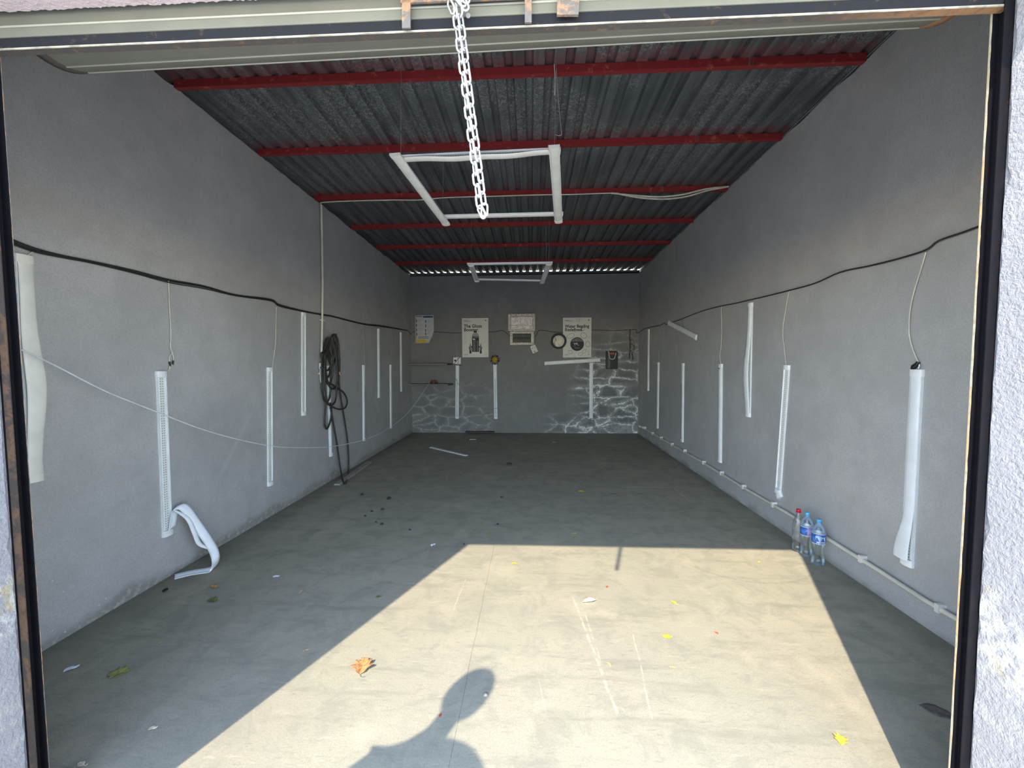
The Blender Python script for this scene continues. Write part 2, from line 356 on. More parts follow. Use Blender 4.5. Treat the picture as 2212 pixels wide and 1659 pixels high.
M = {
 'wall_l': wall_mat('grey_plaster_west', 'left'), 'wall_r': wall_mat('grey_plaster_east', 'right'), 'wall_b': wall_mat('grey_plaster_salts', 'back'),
 'core': simple('raw_block', (0.10, 0.10, 0.095), 0.95, bump=0.5), 'floor': concrete_floor(),
 'ground': simple('yard_concrete', (0.76, 0.73, 0.68), 0.9, var=0.15, vscale=2, bump=0.3),
 'stucco': stucco('lavender_stucco', (0.285, 0.276, 0.29), True), 'soffit': stucco('soffit_bounce_pink', (0.56, 0.46, 0.45), False),  # soffit colour carries the pink of light bounced off the ground
 'roof': roof_mat(), 'purlin': rusty('red_oxide_paint', (0.24, 0.022, 0.026), (0.42, 0.10, 0.06), 0.18, 12, 0.5, 0.0),
 'slat': simple('door_slat_paint', (0.165, 0.165, 0.132), 0.6, var=0.06, vscale=5, **{'Specular IOR Level': 0.15}), 'bead': simple('door_slat_edge', (0.34, 0.33, 0.27), 0.4, var=0.04),
 'rail': rusty('rusty_bottom_rail', (0.085, 0.078, 0.070), (0.36, 0.20, 0.10), 0.18, 26, sun_x=(0.75, 1.15)),  # rust throughout; orange added at the right end stands in for sunlight
 'railedge': rusty('rail_dark_steel', (0.022, 0.023, 0.027), (0.07, 0.055, 0.04), 0.16, 20, 0.85, 0.0, spec=0.05),
 'bracket': rusty('rusty_bracket', (0.16, 0.15, 0.14), (0.36, 0.22, 0.13), 0.28, 18),
 'guide': rusty('guide_black', (0.012, 0.012, 0.016), (0.05, 0.03, 0.02), 0.12, 8, 0.4, 0.5),
 'guiderust': rusty('guide_rust', (0.050, 0.040, 0.033), (0.11, 0.065, 0.038), 0.28, 7),
 'guidelip_sun': rusty('guide_lip', (0.40, 0.36, 0.27), (0.45, 0.33, 0.18), 0.25, 10),
 'liplight': simple('worn_rail_edge', (0.34, 0.31, 0.25), 0.7, var=0.3, vscale=30),
 'galv': simple('galvanised_link', (0.56, 0.56, 0.55), 0.36, 0.75, var=0.06, vscale=80),
 'white': simple('white_plastic', (0.86, 0.86, 0.85), 0.45, var=0.04, vscale=20), 'cream': simple('yellowed_plastic', (0.84, 0.80, 0.72), 0.45, var=0.05, vscale=8),
 'alu': simple('white_aluminium_tray', (0.80, 0.82, 0.81), 0.4, 0.0, var=0.05), 'diff': simple('frosted_diffuser', (0.84, 0.86, 0.87), 0.42, var=0.05, vscale=10),
 'diffc': simple('aged_diffuser', (0.84, 0.82, 0.74), 0.45, var=0.08, vscale=6), 'board': simple('led_board', (0.84, 0.86, 0.84), 0.5, var=0.03),
 'chip': simple('led_chip', (0.36, 0.34, 0.24), 0.4), 'slit': simple('dark_slit', (0.05, 0.05, 0.05), 0.6),
 'cable': simple('black_cable', (0.025, 0.025, 0.027), 0.55, bump=0.4, bscale=200), 'lead': simple('cream_lead', (0.66, 0.62, 0.52), 0.5), 'leadg': simple('grey_lead', (0.36, 0.36, 0.34), 0.6),
 'hose': simple('dark_hose', (0.035, 0.032, 0.026), 0.5, var=0.3, vscale=9), 'brass': simple('brass', (0.55, 0.42, 0.16), 0.35, 0.9),
 'pvc': simple('white_pvc', (0.70, 0.69, 0.64), 0.42, var=0.06), 'blue': simple('blue_handle', (0.02, 0.07, 0.24), 0.4), 'pvcd': simple('cream_pvc_pipe', (0.64, 0.60, 0.50), 0.45, var=0.1, vscale=6),
 'paper': simple('cream_poster_paper', (0.74, 0.73, 0.66), 0.6, var=0.05, vscale=5), 'ink': simple('black_ink', (0.02, 0.02, 0.02), 0.6), 'inkg': simple('grey_ink', (0.14, 0.14, 0.14), 0.6), 'inkm': simple('mid_grey_ink', (0.36, 0.36, 0.345), 0.6),
 'sheet': simple('info_sheet_paper', (0.56, 0.58, 0.57), 0.6, var=0.05), 'navy': simple('navy_ink', (0.02, 0.06, 0.20), 0.6), 'yellow': simple('yellow_ink', (0.66, 0.50, 0.05), 0.6), 'hawhite': simple('white_ink', (0.8, 0.8, 0.8), 0.6),
 'boxm': simple('box_cream_metal', (0.62, 0.58, 0.49), 0.5, var=0.22, vscale=25, bump=0.2), 'foil': simple('crumpled_foil', (0.92, 0.84, 0.80), 0.4, 0.15, bump=0.6, bscale=30), 'breaker': simple('breaker_grey', (0.07, 0.075, 0.07), 0.5), 'dark': simple('dark_recess', (0.012, 0.012, 0.012), 0.8),
 'black': simple('black_plastic', (0.012, 0.012, 0.013), 0.4), 'face': simple('stained_dial', (0.93, 0.88, 0.76), 0.35, var=0.10, vscale=11), 'stain': simple('rust_stain', (0.62, 0.46, 0.30), 0.7),
 'gemy': simple('yellow_gem', (0.42, 0.34, 0.02), 0.15, var=0.3, vscale=40), 'gemr': simple('red_gem', (0.18, 0.015, 0.05), 0.12), 'gemg': simple('green_gem', (0.02, 0.16, 0.13), 0.12), 'gemp': simple('violet_gem', (0.07, 0.03, 0.13), 0.12), 'glintw': simple('white_glint', (0.80, 0.80, 0.72), 0.1),
 'shelf': simple('dark_shelf_board', (0.05, 0.035, 0.035), 0.6), 'shelfe': simple('worn_shelf_edge', (0.30, 0.25, 0.24), 0.6), 'redbr': simple('reddish_brown', (0.12, 0.025, 0.012), 0.5, var=0.4, vscale=30),
 'bag': simple('black_card', (0.012, 0.013, 0.016), 0.45), 'orange': simple('orange_tag', (0.40, 0.11, 0.06), 0.6), 'rope': simple('pale_rope', (0.72, 0.70, 0.58), 0.7), 'grey': simple('dark_grey_film', (0.09, 0.095, 0.10), 0.4),
 'string': simple('white_string', (0.66, 0.68, 0.68), 0.6), 'wood': simple('grey_timber', (0.36, 0.33, 0.27), 0.8, var=0.2, vscale=18),
 'pet': thin_clear('clear_pet', (0.95, 0.96, 0.96)), 'petb': thin_clear('bluish_pet', (0.88, 0.94, 0.97)), 'capr': simple('red_cap', (0.62, 0.015, 0.035), 0.4), 'capb': simple('sky_blue_cap', (0.10, 0.44, 0.72), 0.4),
 'lblb': simple('blue_label', (0.04, 0.14, 0.46), 0.35, var=0.4, vscale=30), 'lbll': simple('pale_blue_label', (0.42, 0.55, 0.80), 0.35, var=0.2, vscale=25), 'lblv': simple('violet_label', (0.36, 0.30, 0.58), 0.35), 'lblw': simple('white_label', (0.8, 0.84, 0.9), 0.4),
 'leafb': simple('brown_leaf', (0.46, 0.22, 0.09), 0.7, var=0.45, vscale=70, bump=0.8, bscale=90), 'leafy': simple('yellow_leaf', (0.70, 0.56, 0.06), 0.6, var=0.2, vscale=60), 'leafg': simple('olive_leaf', (0.30, 0.29, 0.08), 0.6, var=0.3, vscale=60), 'leafgr': simple('green_leaf', (0.12, 0.16, 0.04), 0.6, var=0.3, vscale=60), 'leaft': simple('tan_leaf', (0.52, 0.36, 0.18), 0.7, var=0.3, vscale=60), 'leafp': simple('pale_dry_leaf', (0.66, 0.52, 0.38), 0.7, var=0.25, vscale=60), 'leafd': simple('dark_wet_leaf', (0.11, 0.095, 0.08), 0.5, var=0.4, vscale=60), 'leafr': simple('red_leaf', (0.50, 0.10, 0.05), 0.6),
 'scrap': simple('white_paper_scrap', (0.78, 0.79, 0.82), 0.6), 'crumbm': simple('dark_crumb', (0.03, 0.03, 0.03), 0.7), 'stone': simple('tan_stone', (0.36, 0.30, 0.24), 0.8),
 'skin': simple('skin', (0.55, 0.34, 0.25), 0.5), 'hair': simple('dark_hair', (0.03, 0.022, 0.018), 0.6), 'shirt': simple('dark_blue_tshirt', (0.05, 0.07, 0.11), 0.85), 'jean': simple('blue_jeans', (0.06, 0.09, 0.16), 0.85), 'shoe': simple('white_trainer', (0.6, 0.6, 0.58), 0.6),
}

# ================================================================ THE SETTING
Y0 = 1.205                      # inner face of the front wall
def S(o): return tag(o, kind='structure')
# floor: recessed bed with cast slabs on it
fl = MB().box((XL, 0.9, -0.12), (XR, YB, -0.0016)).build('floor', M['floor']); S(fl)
g = 0.0016; XJ = -0.317
def slab(poly): return MB().prism(poly, -0.0017, 0.0, 'xy').build('slab', M['floor'], fl)
def rect(x0, y0, x1, y1): return [(x0+g, y0+g), (x1-g, y0+g), (x1-g, y1-g), (x0+g, y1-g)]
rn = random.Random(1); jl = [(XJ + rn.uniform(-0.0025, 0.0025), 0.9 + (YB - 0.9) * i / 60) for i in range(61)]
slab([(XL, 0.9)] + [(x - 0.0012, y) for x, y in jl] + [(XL, YB)])
slab([(x + 0.0012, y) for x, y in jl][::-1] + [(XR, 0.9), (XR, 4.5-g), (1.11-g, 4.5-g), (1.11-g, 5.1+g), (1.75-g, 5.1+g), (1.75-g, YB)])
slab(rect(1.11, 4.5, 1.75, 5.1))
for a, b in ((4.5, 5.24), (5.24, 6.06), (6.06, YB)): slab(rect(1.75, a, XR + g, b))
# side walls: plaster skin with a ragged top edge, darker block core behind it
def side_wall(name, x_in, sgn, mat):
    rnd = random.Random(3 if sgn < 0 else 5); ys = []; y = Y0
    while y < YB: ys.append(y); y += rnd.uniform(0.03, 0.11)
    ys.append(YB); rag = [0.0]; 
    for _ in ys[1:]: rag.append(max(-0.016, min(0.012, rag[-1] * 0.6 + rnd.uniform(-0.009, 0.009))))
    xo = x_in + sgn * 0.035
    rows = []
    for yy, rg in zip(ys, rag):
        t = zt(yy) + rg; rows.append([(x_in, yy, -0.12), (x_in, yy, t - 0.004), (x_in + sgn * 0.006, yy, t), (xo, yy, t), (xo, yy, -0.12)])
    mb = MB(); mb.strip(rows, False, True)
    mb.add(rows[0], [(0, 1, 2, 3, 4)]); mb.add(rows[-1], [(4, 3, 2, 1, 0)])
    o = S(mb.build(name, mat)); MB().box((min(xo, xo + sgn*0.2), Y0, -0.12), (max(xo, xo + sgn*0.2), YB + 0.2, 3.9)).build('block_core', M['core'], o)
    return o
wl = side_wall('wall_left', XL, -1, M['wall_l']); wr = side_wall('wall_right', XR, 1, M['wall_r'])
ZB = 3.41
rnd = random.Random(9); xs = [XL + i * (XR - XL) / 60 for i in range(61)]
mb = MB(); rows = []
for xx in xs:
    t = ZB - 0.006 + (xx - XL) / (XR - XL) * 0.012 - 0.006 + rnd.uniform(-0.004, 0.004); rows.append([(xx, YB, -0.12), (xx, YB, t), (xx, YB + 0.16, t), (xx, YB + 0.16, -0.12)])
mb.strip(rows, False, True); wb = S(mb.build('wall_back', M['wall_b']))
# front wall: thick piers and lintel round the opening (reveals face the opening)
XO0, XO1, ZL, YF = -1.67, 1.287, 2.588, 0.962
def pier(name, x_edge, x_far, yf, seed):
    rn = random.Random(seed); mb = MB(); rows = []; n = 110
    for i in range(n + 1):
        z = -0.12 + (3.95 + 0.12) * i / n; j = rn.uniform(-0.004, 0.003) * (1 if z < ZL else 0)
        if rn.random() < 0.07: j -= rn.uniform(0.004, 0.010)
        rows.append([(x_edge, yf, z), (x_edge, Y0 - 0.008 + j, z), (x_edge + (0.006 if x_far > x_edge else -0.006), Y0, z), (x_far, Y0, z), (x_far, yf, z)])
    mb.strip(rows, False, True); mb.add(rows[0], [(0,1,2,3,4)]); mb.add(rows[-1], [(0,1,2,3,4)])
    return mb
wf = S(pier('p', XO1, 4.2, YF, 11).build('wall_front', M['stucco']))
pier('p', XO0, -2.3, 0.66, 12).build('left_pier', M['stucco'], wf)
MB().box((-4.6, YF, -0.12), (-2.3, Y0, 3.95)).build('left_return', M['stucco'], wf)
mb = MB(); rn = random.Random(4); rows = []
for i in range(401):
    xx = XO0 + (XO1 - XO0) * i / 400; j = rn.uniform(-0.0028, 0.0028)
    rows.append([(xx, YF, ZL), (xx, Y0 - 0.004 + j, ZL), (xx, Y0, ZL + 0.006), (xx, Y0, 3.95), (xx, YF, 3.95)])
mb.strip(rows, False, True); mb.build('lintel', M['soffit'], wf)
# yard outside
S(MB().box((-30, -34, -0.16), (30, 0.9, -0.012)).build('ground', M['ground']))
# roof: corrugated sheets on red purlins
ceil = S(empty('ceiling', (0, 5, 3.5)))
def put(o): o.matrix_parent_inverse = Matrix.Translation((0, -5, -3.5)); return o
PT = 0.1415; prof = [(0, 0), (0.076, 0), (0.088, 0.031), (0.129, 0.031), (0.1415, 0)]
x0 = XL - 0.05; k = 0; nsheet = 0
while x0 < XR + 0.02:
    pts = []
    for i in range(6):
        for (u, h) in prof[:-1]: pts.append((x0 + i * PT + u, h))
    pts.append((x0 + 6 * PT, 0)); pts.append((x0 + 6 * PT + 0.03, 0.002))
    pts = [(min(u, XR + 0.034), h) for u, h in pts if u < XR + 0.10]
    dz = 0.0035 * (nsheet % 2)
    rows = [[(u, yy, zs(yy) + h + dz) for u, h in pts] for yy in (1.22, 8.845)]
    o = MB().strip(rows, False).build('roof_sheet', M['roof'], ceil); put(o); solid(o, 0.0012, 1); x0 += 6 * PT; nsheet += 1
for py in PURL:
    z0 = zt(py) - 0.012; z1 = zs(py) - 0.0005; t = 0.003; wd = 0.042
    c = [(0, z1), (0, z0), (wd, z0), (wd, z0 + 0.012), (wd - t, z0 + 0.012), (wd - t, z0 + t), (t, z0 + t), (t, z1 - t), (wd, z1 - t - 0.001), (wd, z1 - 0.001)]
    mb = MB().prism([(u + py, v) for u, v in c], XL, XR, 'yz'); o = mb.build('purlin', M['purlin'], ceil); put(o)
o = MB().box((XL, YB + 0.0, ZB - 0.022), (XR, YB + 0.030, zs(YB + 0.03) - 0.002)).build('wall_plate', M['core'], ceil); put(o)
for px, py_, yy in ((1905, 128, PURL[0]), (1622, 128, PURL[0]), (1505, 305, PURL[1]), (1430, 407, PURL[2])):
    p = at_y(px, py_, yy - 0.003); tz = zs(yy); mb = MB()
    for dxx in (-0.012, 0.0, 0.012): mb.bar((p.x + dxx, yy - 0.003, zt(yy) - 0.014), (p.x + dxx + 0.004, yy - 0.003, tz), 0.006, 0.003)
    put(mb.build('tie_wire', M['bracket'], ceil))

# ---------------------------------------------------------------- roller door (rolled up)
door = S(empty('door_1', (0, 1.22, 2.5)))
DI = Matrix.Translation((0, -1.22, -2.5))
def dput(o): o.matrix_parent_inverse = DI; return o
YC = 1.222; CX0, CX1 = -1.645, 1.30
coil_c = V((0, 1.385, 2.805)); CR = 0.2
nsl = 16; ph0 = -pi/2 + math.radians(11)
TILT = Matrix.Translation(coil_c) @ Matrix.Rotation(-0.0125, 4, 'Y') @ Matrix.Translation(-coil_c)
def ring(a, r): return (coil_c.y + r * math.cos(a), coil_c.z + r * math.sin(a))
for i in range(nsl):
    a0 = ph0 + 2*pi*i/nsl; a1 = a0 + 2*pi/nsl
    if not (-pi - 0.3 < a0 < 0.6) : pass
    ps = [ring(a0 + (a1 - a0) * q / 4, CR) for q in range(5)]
    qs = [ring(a0 + (a1 - a0) * q / 4, CR - 0.012) for q in range(4, -1, -1)]
    o = MB().prism(ps + qs, CX0, CX1, 'yz').build('coiled_slat', M['slat'], door); dput(o); o.matrix_basis = TILT
    b = MB(); u, v = ring(a0, CR + 0.001); b.tube([(CX0, u, v), (CX1, u, v)], 0.0032, 6); b.build('slat_bead', M['bead'], o)
for xa, xb in ((CX0 - 0.034, CX0), (CX1, CX1 + 0.034)):
    o = MB().lathe([(0.03, 0), (CR + 0.004, 0), (CR + 0.004, xb - xa), (0.03, xb - xa)], (xa, coil_c.y, coil_c.z), 40, 'x').build('drum_end', M['rail'], door); dput(o); o.matrix_basis = TILT
o = MB().lathe([(0.03, 0), (0.03, CX1 - CX0 + 0.2)], (CX0 - 0.1, coil_c.y, coil_c.z), 16, 'x').build('drum_shaft', M['bracket'], door); dput(o); o.matrix_basis = TILT
# hanging part of the curtain: two slats, dark web, rusty angle rail
def slatbox(z0, z1, y0, y1, nm, mt): o = MB().box((XO0 + 0.005, y0, z0), (XO1 - 0.005, y1, z1)).build(nm, mt, door); bevel(o, 0.004, 2); return dput(o)
zr = 2.490
slatbox(2.557, 2.66, YC - 0.004, YC + 0.010, 'curtain_slat', M['slat'])
slatbox(2.524, 2.553, YC - 0.010, YC + 0.008, 'curtain_slat', M['slat'])
o = MB().tube([(XO0 + 0.005, YC - 0.009, 2.555), (XO1 - 0.005, YC - 0.009, 2.555)], 0.0035, 6).build('slat_bead', M['bead'], door); dput(o)
slatbox(zr, 2.5235, YC - 0.010, YC + 0.004, 'bottom_web', M['railedge'])
o = MB().box((XO0 - 0.012, YC - 0.011, zr - 0.003), (XO1 + 0.012, YC + 0.013, zr)).build('bottom_rail', M['rail'], door); dput(o)
mb = MB(); rn = random.Random(8); rows = []
for i in range(81):
    xx = XO0 - 0.012 + (XO1 - XO0 + 0.024) * i / 80; j = rn.uniform(-0.0004, 0.0004)
    rows.append([(xx, YC - 0.0111, zr - 0.004 + j), (xx, YC - 0.0111, zr + 0.0005), (xx, YC - 0.0135, zr + 0.0005), (xx, YC - 0.0135, zr - 0.003 + j)])
mb.strip(rows, False, True); o = mb.build('rail_lip', M['liplight'], door); dput(o)
# lock frame and latch plate in front of the rail
YK = YC - 0.028
def kp(px, py): return at_y(px, py, YK)
mb = MB(); a, b = kp(878, 2), kp(878, 62); c, d = kp(1141, -8), kp(1141, 50); e, f2 = kp(866, -2), kp(1152, -14)
mb.bar(a, b, 0.024, 0.006, (0, 1, 0)); mb.bar(c, d, 0.019, 0.006, (0, 1, 0)); mb.bar(e, f2, 0.026, 0.006, (0, 1, 0)); o = mb.build('lock_frame', M['bracket'], door); dput(o)
a, b = kp(1228, -14), kp(1226, 34); mb = MB(); mb.bar(a, b, 0.060, 0.008, (0, 1, 0)); o = mb.build('latch_plate', M['bracket'], door); dput(o)
p = at_y(1012, 38, YC - 0.008); o = MB().lathe([(0.0, 0.0), (0.006, 0.002), (0.007, 0.008)], (p.x, p.y, p.z), 10, 'y').build('rivet', M['galv'], door); dput(o)
# guide channels: front flange, dark slot, thin back lip
def guide(xw, tip, s, lt=0.0035):
    gt = 2.50
    root = MB().box((min(xw, xw - s*0.05), Y0 + 0.001, -0.012), (max(xw, xw - s*0.05), Y0 + 0.036, gt)).build('guide_rail', M['guide'], door); dput(root)
    b = MB().box((min(xw, tip), Y0 + 0.001, -0.012), (max(xw, tip), Y0 + 0.004, gt)).build('front_flange', M['guiderust'] if s > 0 else M['guide'], root); b.matrix_parent_inverse = Matrix.Identity(4)
    b2 = MB().box((min(xw, tip), Y0 + 0.031, -0.012), (max(xw, tip), Y0 + 0.035, gt)).build('back_flange', M['guide'], root)
    rn = random.Random(2); rows = []; lipm = M['guidelip_sun'] if s < 0 else M['bracket']  # sun painted in: right lip coloured paler, left lip darker
    for i in range(91):
        z = -0.012 + (gt + 0.012) * i / 90; j = rn.uniform(0, 0.0022)
        rows.append([(tip, Y0 + 0.0352 - lt - j * lt / 0.005, z), (tip + s * 0.0008, Y0 + 0.0352 - lt - j * lt / 0.005, z), (tip + s * 0.0008, Y0 + 0.0352, z), (tip, Y0 + 0.0352, z)])
    MB().strip(rows, False, True).build('guide_lip', lipm, root)
guide(XO0, -1.646, 1, 0.0012); guide(XO1, 1.268, -1, 0.0042)

# ================================================================ THINGS
# ---------------------------------------------------------------- door chain (doubled strand looped over the lock frame)
YCH = 1.172
def ch(px, py, y=YCH): return at_y(px, py, y)
def link_data(L, Wd, r):
    s = (L - Wd) / 2; pts = []
    for k in range(7): a = pi * k / 6; pts.append((Wd/2 * math.cos(a), 0, s + Wd/2 * math.sin(a)))
    for k in range(7): a = pi + pi * k / 6; pts.append((Wd/2 * math.cos(a), 0, -s + Wd/2 * math.sin(a)))
    mb = MB(); mb.tube(pts, r, 7, closed=True); me = mb.mesh('link'); me.materials.append(M['galv'])
    return me
chain = tag(empty('chain', ch(985, 12)), 'doubled galvanised steel chain dangling from the rolled-up door', 'chain')
CI = Matrix.Translation(-chain.location)
lk = link_data(0.037, 0.0170, 0.0032)
def run(top, bot, n, tw0):
    top, bot = V(top), V(bot); d = (bot - top) / n; z = -d.normalized(); x = V((0, 1, 0)).cross(z).normalized(); y = z.cross(x)
    for i in range(n):
        c = top + d * (i + 0.5); a = (0.55 if i % 2 else -0.95) + tw0 + random.uniform(-.12, .12); X = x * math.cos(a) + y * math.sin(a); Y = z.cross(X)
        mw = Matrix(((X.x, Y.x, z.x, c.x), (X.y, Y.y, z.y, c.y), (X.z, Y.z, z.z, c.z), (0, 0, 0, 1)))
        o = link_mesh('link', lk, chain); o.matrix_parent_inverse = CI; o.matrix_basis = mw
run(ch(982, 12), ch(1036, 448), 18, 0.0); run(ch(991, 10), ch(1045, 440), 18, 0.35); run(ch(1035, 446), ch(1046, 470), 1, 0.3); run(ch(1047, 438), ch(1046, 470), 1, 0.9)
for a, b, tw in (((972, 8), (978, 22), .2), ((1000, 2), (1006, 16), .9), ((988, -4), (1001, 10), 1.4), ((976, -6), (990, 2), 2.0), ((996, -10), (1008, 0), 0.5)):
    run(ch(*a, YCH - 0.004), ch(*b, YCH - 0.004), 1, tw)

# ---------------------------------------------------------------- LED battens
BL, BWD = 1.18, 0.074
def tray():
    w2 = BWD / 2; c = [(-w2, 0), (w2, 0), (w2, -0.013), (w2 - 0.005, -0.013), (w2 - 0.006, -0.004), (-w2 + 0.006, -0.004), (-w2 + 0.005, -0.013), (-w2, -0.013)]
    return MB().prism(c, 0.0, BL, 'xy')
def capm():
    w2 = BWD / 2 + 0.002; n = 10; c = [(-w2, 0.0005)] + [(-w2 * math.cos(pi * k / n), -0.013 - 0.013 * math.sin(pi * k / n)) for k in range(n + 1)] + [(w2, 0.0005)]
    return MB().prism(c, 0.0, 0.042, 'xy')
def diffm(fx=None, fy=None, fw=None, z0=0.04, z1=BL - 0.04, nz=36):
    rows = []; n = 10
    for i in range(nz + 1):
        z = z0 + (z1 - z0) * i / nz; t = i / nz; dx = fx(t) if fx else 0; dy = fy(t) if fy else 0; ww = (fw(t) if fw else 1) * (BWD / 2 - 0.005)
        rows.append([(-ww * math.cos(pi * k / n) + dx, -0.0125 - 0.0115 * math.sin(pi * k / n) - dy, z) for k in range(n + 1)])
    return MB().strip(rows)
def boardm():
    mb = MB(); mb.box((-0.017, -0.0062, 0.045), (0.017, -0.0038, BL - 0.045)); return mb
def chipm():
    mb = MB(); n = 62
    for i in range(n):
        z = 0.055 + (BL - 0.11) * i / (n - 1)
        for xx in (-0.0085, 0.0085): mb.box((xx - 0.0032, -0.0078, z - 0.0035), (xx + 0.0032, -0.0061, z + 0.0035))
    return mb
def mk(mb, name, mat):
    import bmesh
    me = mb.mesh(name); bm = bmesh.new(); bm.from_mesh(me); bmesh.ops.recalc_face_normals(bm, faces=bm.faces); bm.to_mesh(me); bm.free(); me.materials.append(mat); return me
sst = lambda a, b, x: (lambda t: t * t * (3 - 2 * t))(min(1.0, max(0.0, (x - a) / (b - a))))
ME = {'tray': mk(tray(), 'housing', M['alu']), 'cap': mk(capm(), 'end_cap', M['white']), 'capc': mk(capm(), 'end_cap', M['cream']), 'diff': mk(diffm(), 'diffuser', M['diff']), 'diffc': mk(diffm(), 'diffuser', M['diffc']),
      'board': mk(boardm(), 'led_board', M['board']), 'chips': mk(chipm(), 'led_chips', M['chip'])}
ME['slit'] = mk(MB().box((-0.004, -0.0262, 0.06), (0.003, -0.0248, BL - 0.30)), 'gap', M['slit'])
ME['slits'] = mk(MB().box((-0.026, -0.0248, BL - 0.058), (0.014, -0.016, BL - 0.050)), 'gap', M['slit'])
ME['slitb'] = mk(MB().box((-0.006, -0.0255, 0.050), (0.020, -0.016, 0.057)), 'gap', M['slit'])
def vdiff(mat, **k): me = mk(diffm(**k), 'diffuser', mat); return me
VAR = {
 'L1': vdiff(M['diffc'], fx=lambda t: 0.013 * math.exp(-((t - 0.45) / 0.24) ** 2) + 0.004 * math.sin(9 * t), fy=lambda t: 0.022 * math.exp(-((t - 0.42) / 0.2) ** 2), fw=lambda t: 1.0 + 0.36 * math.exp(-((t - 0.45) / 0.24) ** 2)),
 'R1': vdiff(M['diff'], fx=lambda t: -0.016 * (1 - sst(0.02, 0.26, t)), fy=lambda t: 0.022 * (1 - sst(0.0, 0.3, t)), fw=lambda t: 1.0 + 0.50 * (1 - sst(0.02, 0.26, t))),
 'R3': vdiff(M['diff'], fx=lambda t: -0.014 * math.exp(-((t - 0.36) / 0.27) ** 2), fy=lambda t: 0.02 * math.exp(-((t - 0.38) / 0.25) ** 2), fw=lambda t: 1.0 + 0.42 * math.exp(-((t - 0.36) / 0.27) ** 2)),
 'F1': vdiff(M['diffc'], fx=lambda t: 0.035 * math.sin(pi * t) ** 0.8 + 0.006 * math.sin(17 * t), fy=lambda t: 0.030 * math.sin(pi * t)),
 'sm': vdiff(M['diff'], fx=lambda t: 0.004 * math.sin(7 * t)),
}
BATTENS = {}
def batten_parts(root, style, capmesh='cap', inv=None):
    def P(name, me, par=root, mw=None):
        o = link_mesh(name, me, par, mw); return o
    P('housing', ME['tray']); P('end_cap', ME[capmesh], mw=Matrix.Identity(4)); P('end_cap', ME[capmesh], mw=Matrix.Translation((0, 0, BL - 0.042)))
    if style in ('open', 'L1', 'R1', 'R3', 'F1'): 
        b = P('led_board', ME['board']); P('led_chips', ME['chips'], b)
    if style in ('closed', 'slit', 'slits'): P('diffuser', ME['diff'])
    if style == 'closedc': P('diffuser', ME['diffc'])
    if style in VAR: P('diffuser', VAR[style])
    if style == 'slit': P('gap', ME['slit']); P('gap', ME['slitb'])
    if style == 'slits': P('gap', ME['slits'])
def batten_frame(a_bot, a_top, into):
    a_bot, a_top = V(a_bot), V(a_top); up = (a_top - a_bot).normalized(); into = V(into); right = into.cross(up).normalized()
    c = (a_bot + a_top) / 2 - up * BL / 2; return frame(c, right, up)
WALLS = {'L': (Lw, V((-1, 0, 0))), 'R': (Rw, V((1, 0, 0))), 'B': (Bw, V((0, 1, 0)))}
def wall_batten(key, side, top, bot, style, label, cord=None, cordmat='lead', capmesh='cap', off=0.0):
    fn, into = WALLS[side]
    mw = batten_frame(fn(*bot, 0.018), fn(*top, 0.018), into)
    mw.translation = mw.translation + into * (0.018 - off)
    r = empty('led_batten', mw=mw); batten_parts(r, style, capmesh); tag(r, label, 'light', 'LED battens fixed along the walls')
    if cord:
        pts = cat([fn(px, py, 0.012) for px, py in cord], 5); mb = MB().tube(pts, 0.0034, 6)
        o = mb.build('cord', M[cordmat], r); o.matrix_parent_inverse = mw.inverted()
    BATTENS[key] = r; return r
WB = wall_batten
WB('L1', 'L', (55, 552), (78, 1040), 'L1', 'nearest left-wall batten, yellowed diffuser warped and gaping, beside the door guide', [(58, 553), (63, 549), (72, 543)], capmesh='capc')
WB('L2', 'L', (351, 804), (365, 1155), 'open', 'left-wall batten with bare LED rows, its diffuser peeled down to the floor', [(364, 607), (366, 660), (369, 720), (368, 748), (372, 762), (375, 774), (372, 788), (362, 802)])
WB('L3', 'L', (585, 797), (586, 1046), 'open', 'left-wall batten with bare LEDs between the peeled one and the hose', [(597, 664), (596, 700), (595, 745), (589, 785), (588, 796)])
WB('L4', 'L', (658, 677), (658, 896), 'open', 'high left-wall batten with bare LEDs just left of the white water pipe')
WB('L5', 'L', (712, 790), (717, 985), 'slit', 'left-wall batten partly hidden behind the hanging coil of dark hose', [(720, 686), (721, 715), (719, 750), (713, 789)], 'leadg')
WB('L6', 'L', (787, 790), (788, 951), 'slit', 'first low left-wall batten to the right of the hose coil', [(785, 701), (786, 740), (788, 789)], 'leadg')
WB('L7', 'L', (819, 711), (820, 859), 'closed', 'higher-set left-wall batten, second to the right of the hose coil')
WB('L8', 'L', (845, 790), (846, 923), 'closed', 'low left-wall batten nearest the back corner', [(848, 708), (847, 745), (846, 789)], 'leadg')
WB('L9', 'L', (867, 719), (868, 845), 'closed', 'high left-wall batten nearest the back corner, above the shelf ends')
WB('R1', 'R', (1977, 797), (1955, 1222), 'R1', 'nearest right-wall batten, diffuser sliding off at its lower end', [(2000, 545), (1990, 580), (1976, 625), (1966, 670), (1964, 720), (1972, 755), (1984, 783)])
WB('R2', 'R', (1697, 792), (1678, 1062), 'open', 'leaning right-wall batten with bare LEDs and its end cap fallen loose', [(1705, 628), (1697, 670), (1691, 715), (1694, 750), (1698, 791)])
WB('R3', 'R', (1619, 655), (1614, 900), 'R3', 'high right-wall batten with its diffuser bulging out sideways', [(1621, 652), (1621, 656)])
WB('R4', 'R', (1555, 787), (1553, 998), 'slits', 'low right-wall batten between the bulging one and the tilted one', [(1558, 662), (1559, 700), (1558, 745), (1555, 768), (1557, 786)])
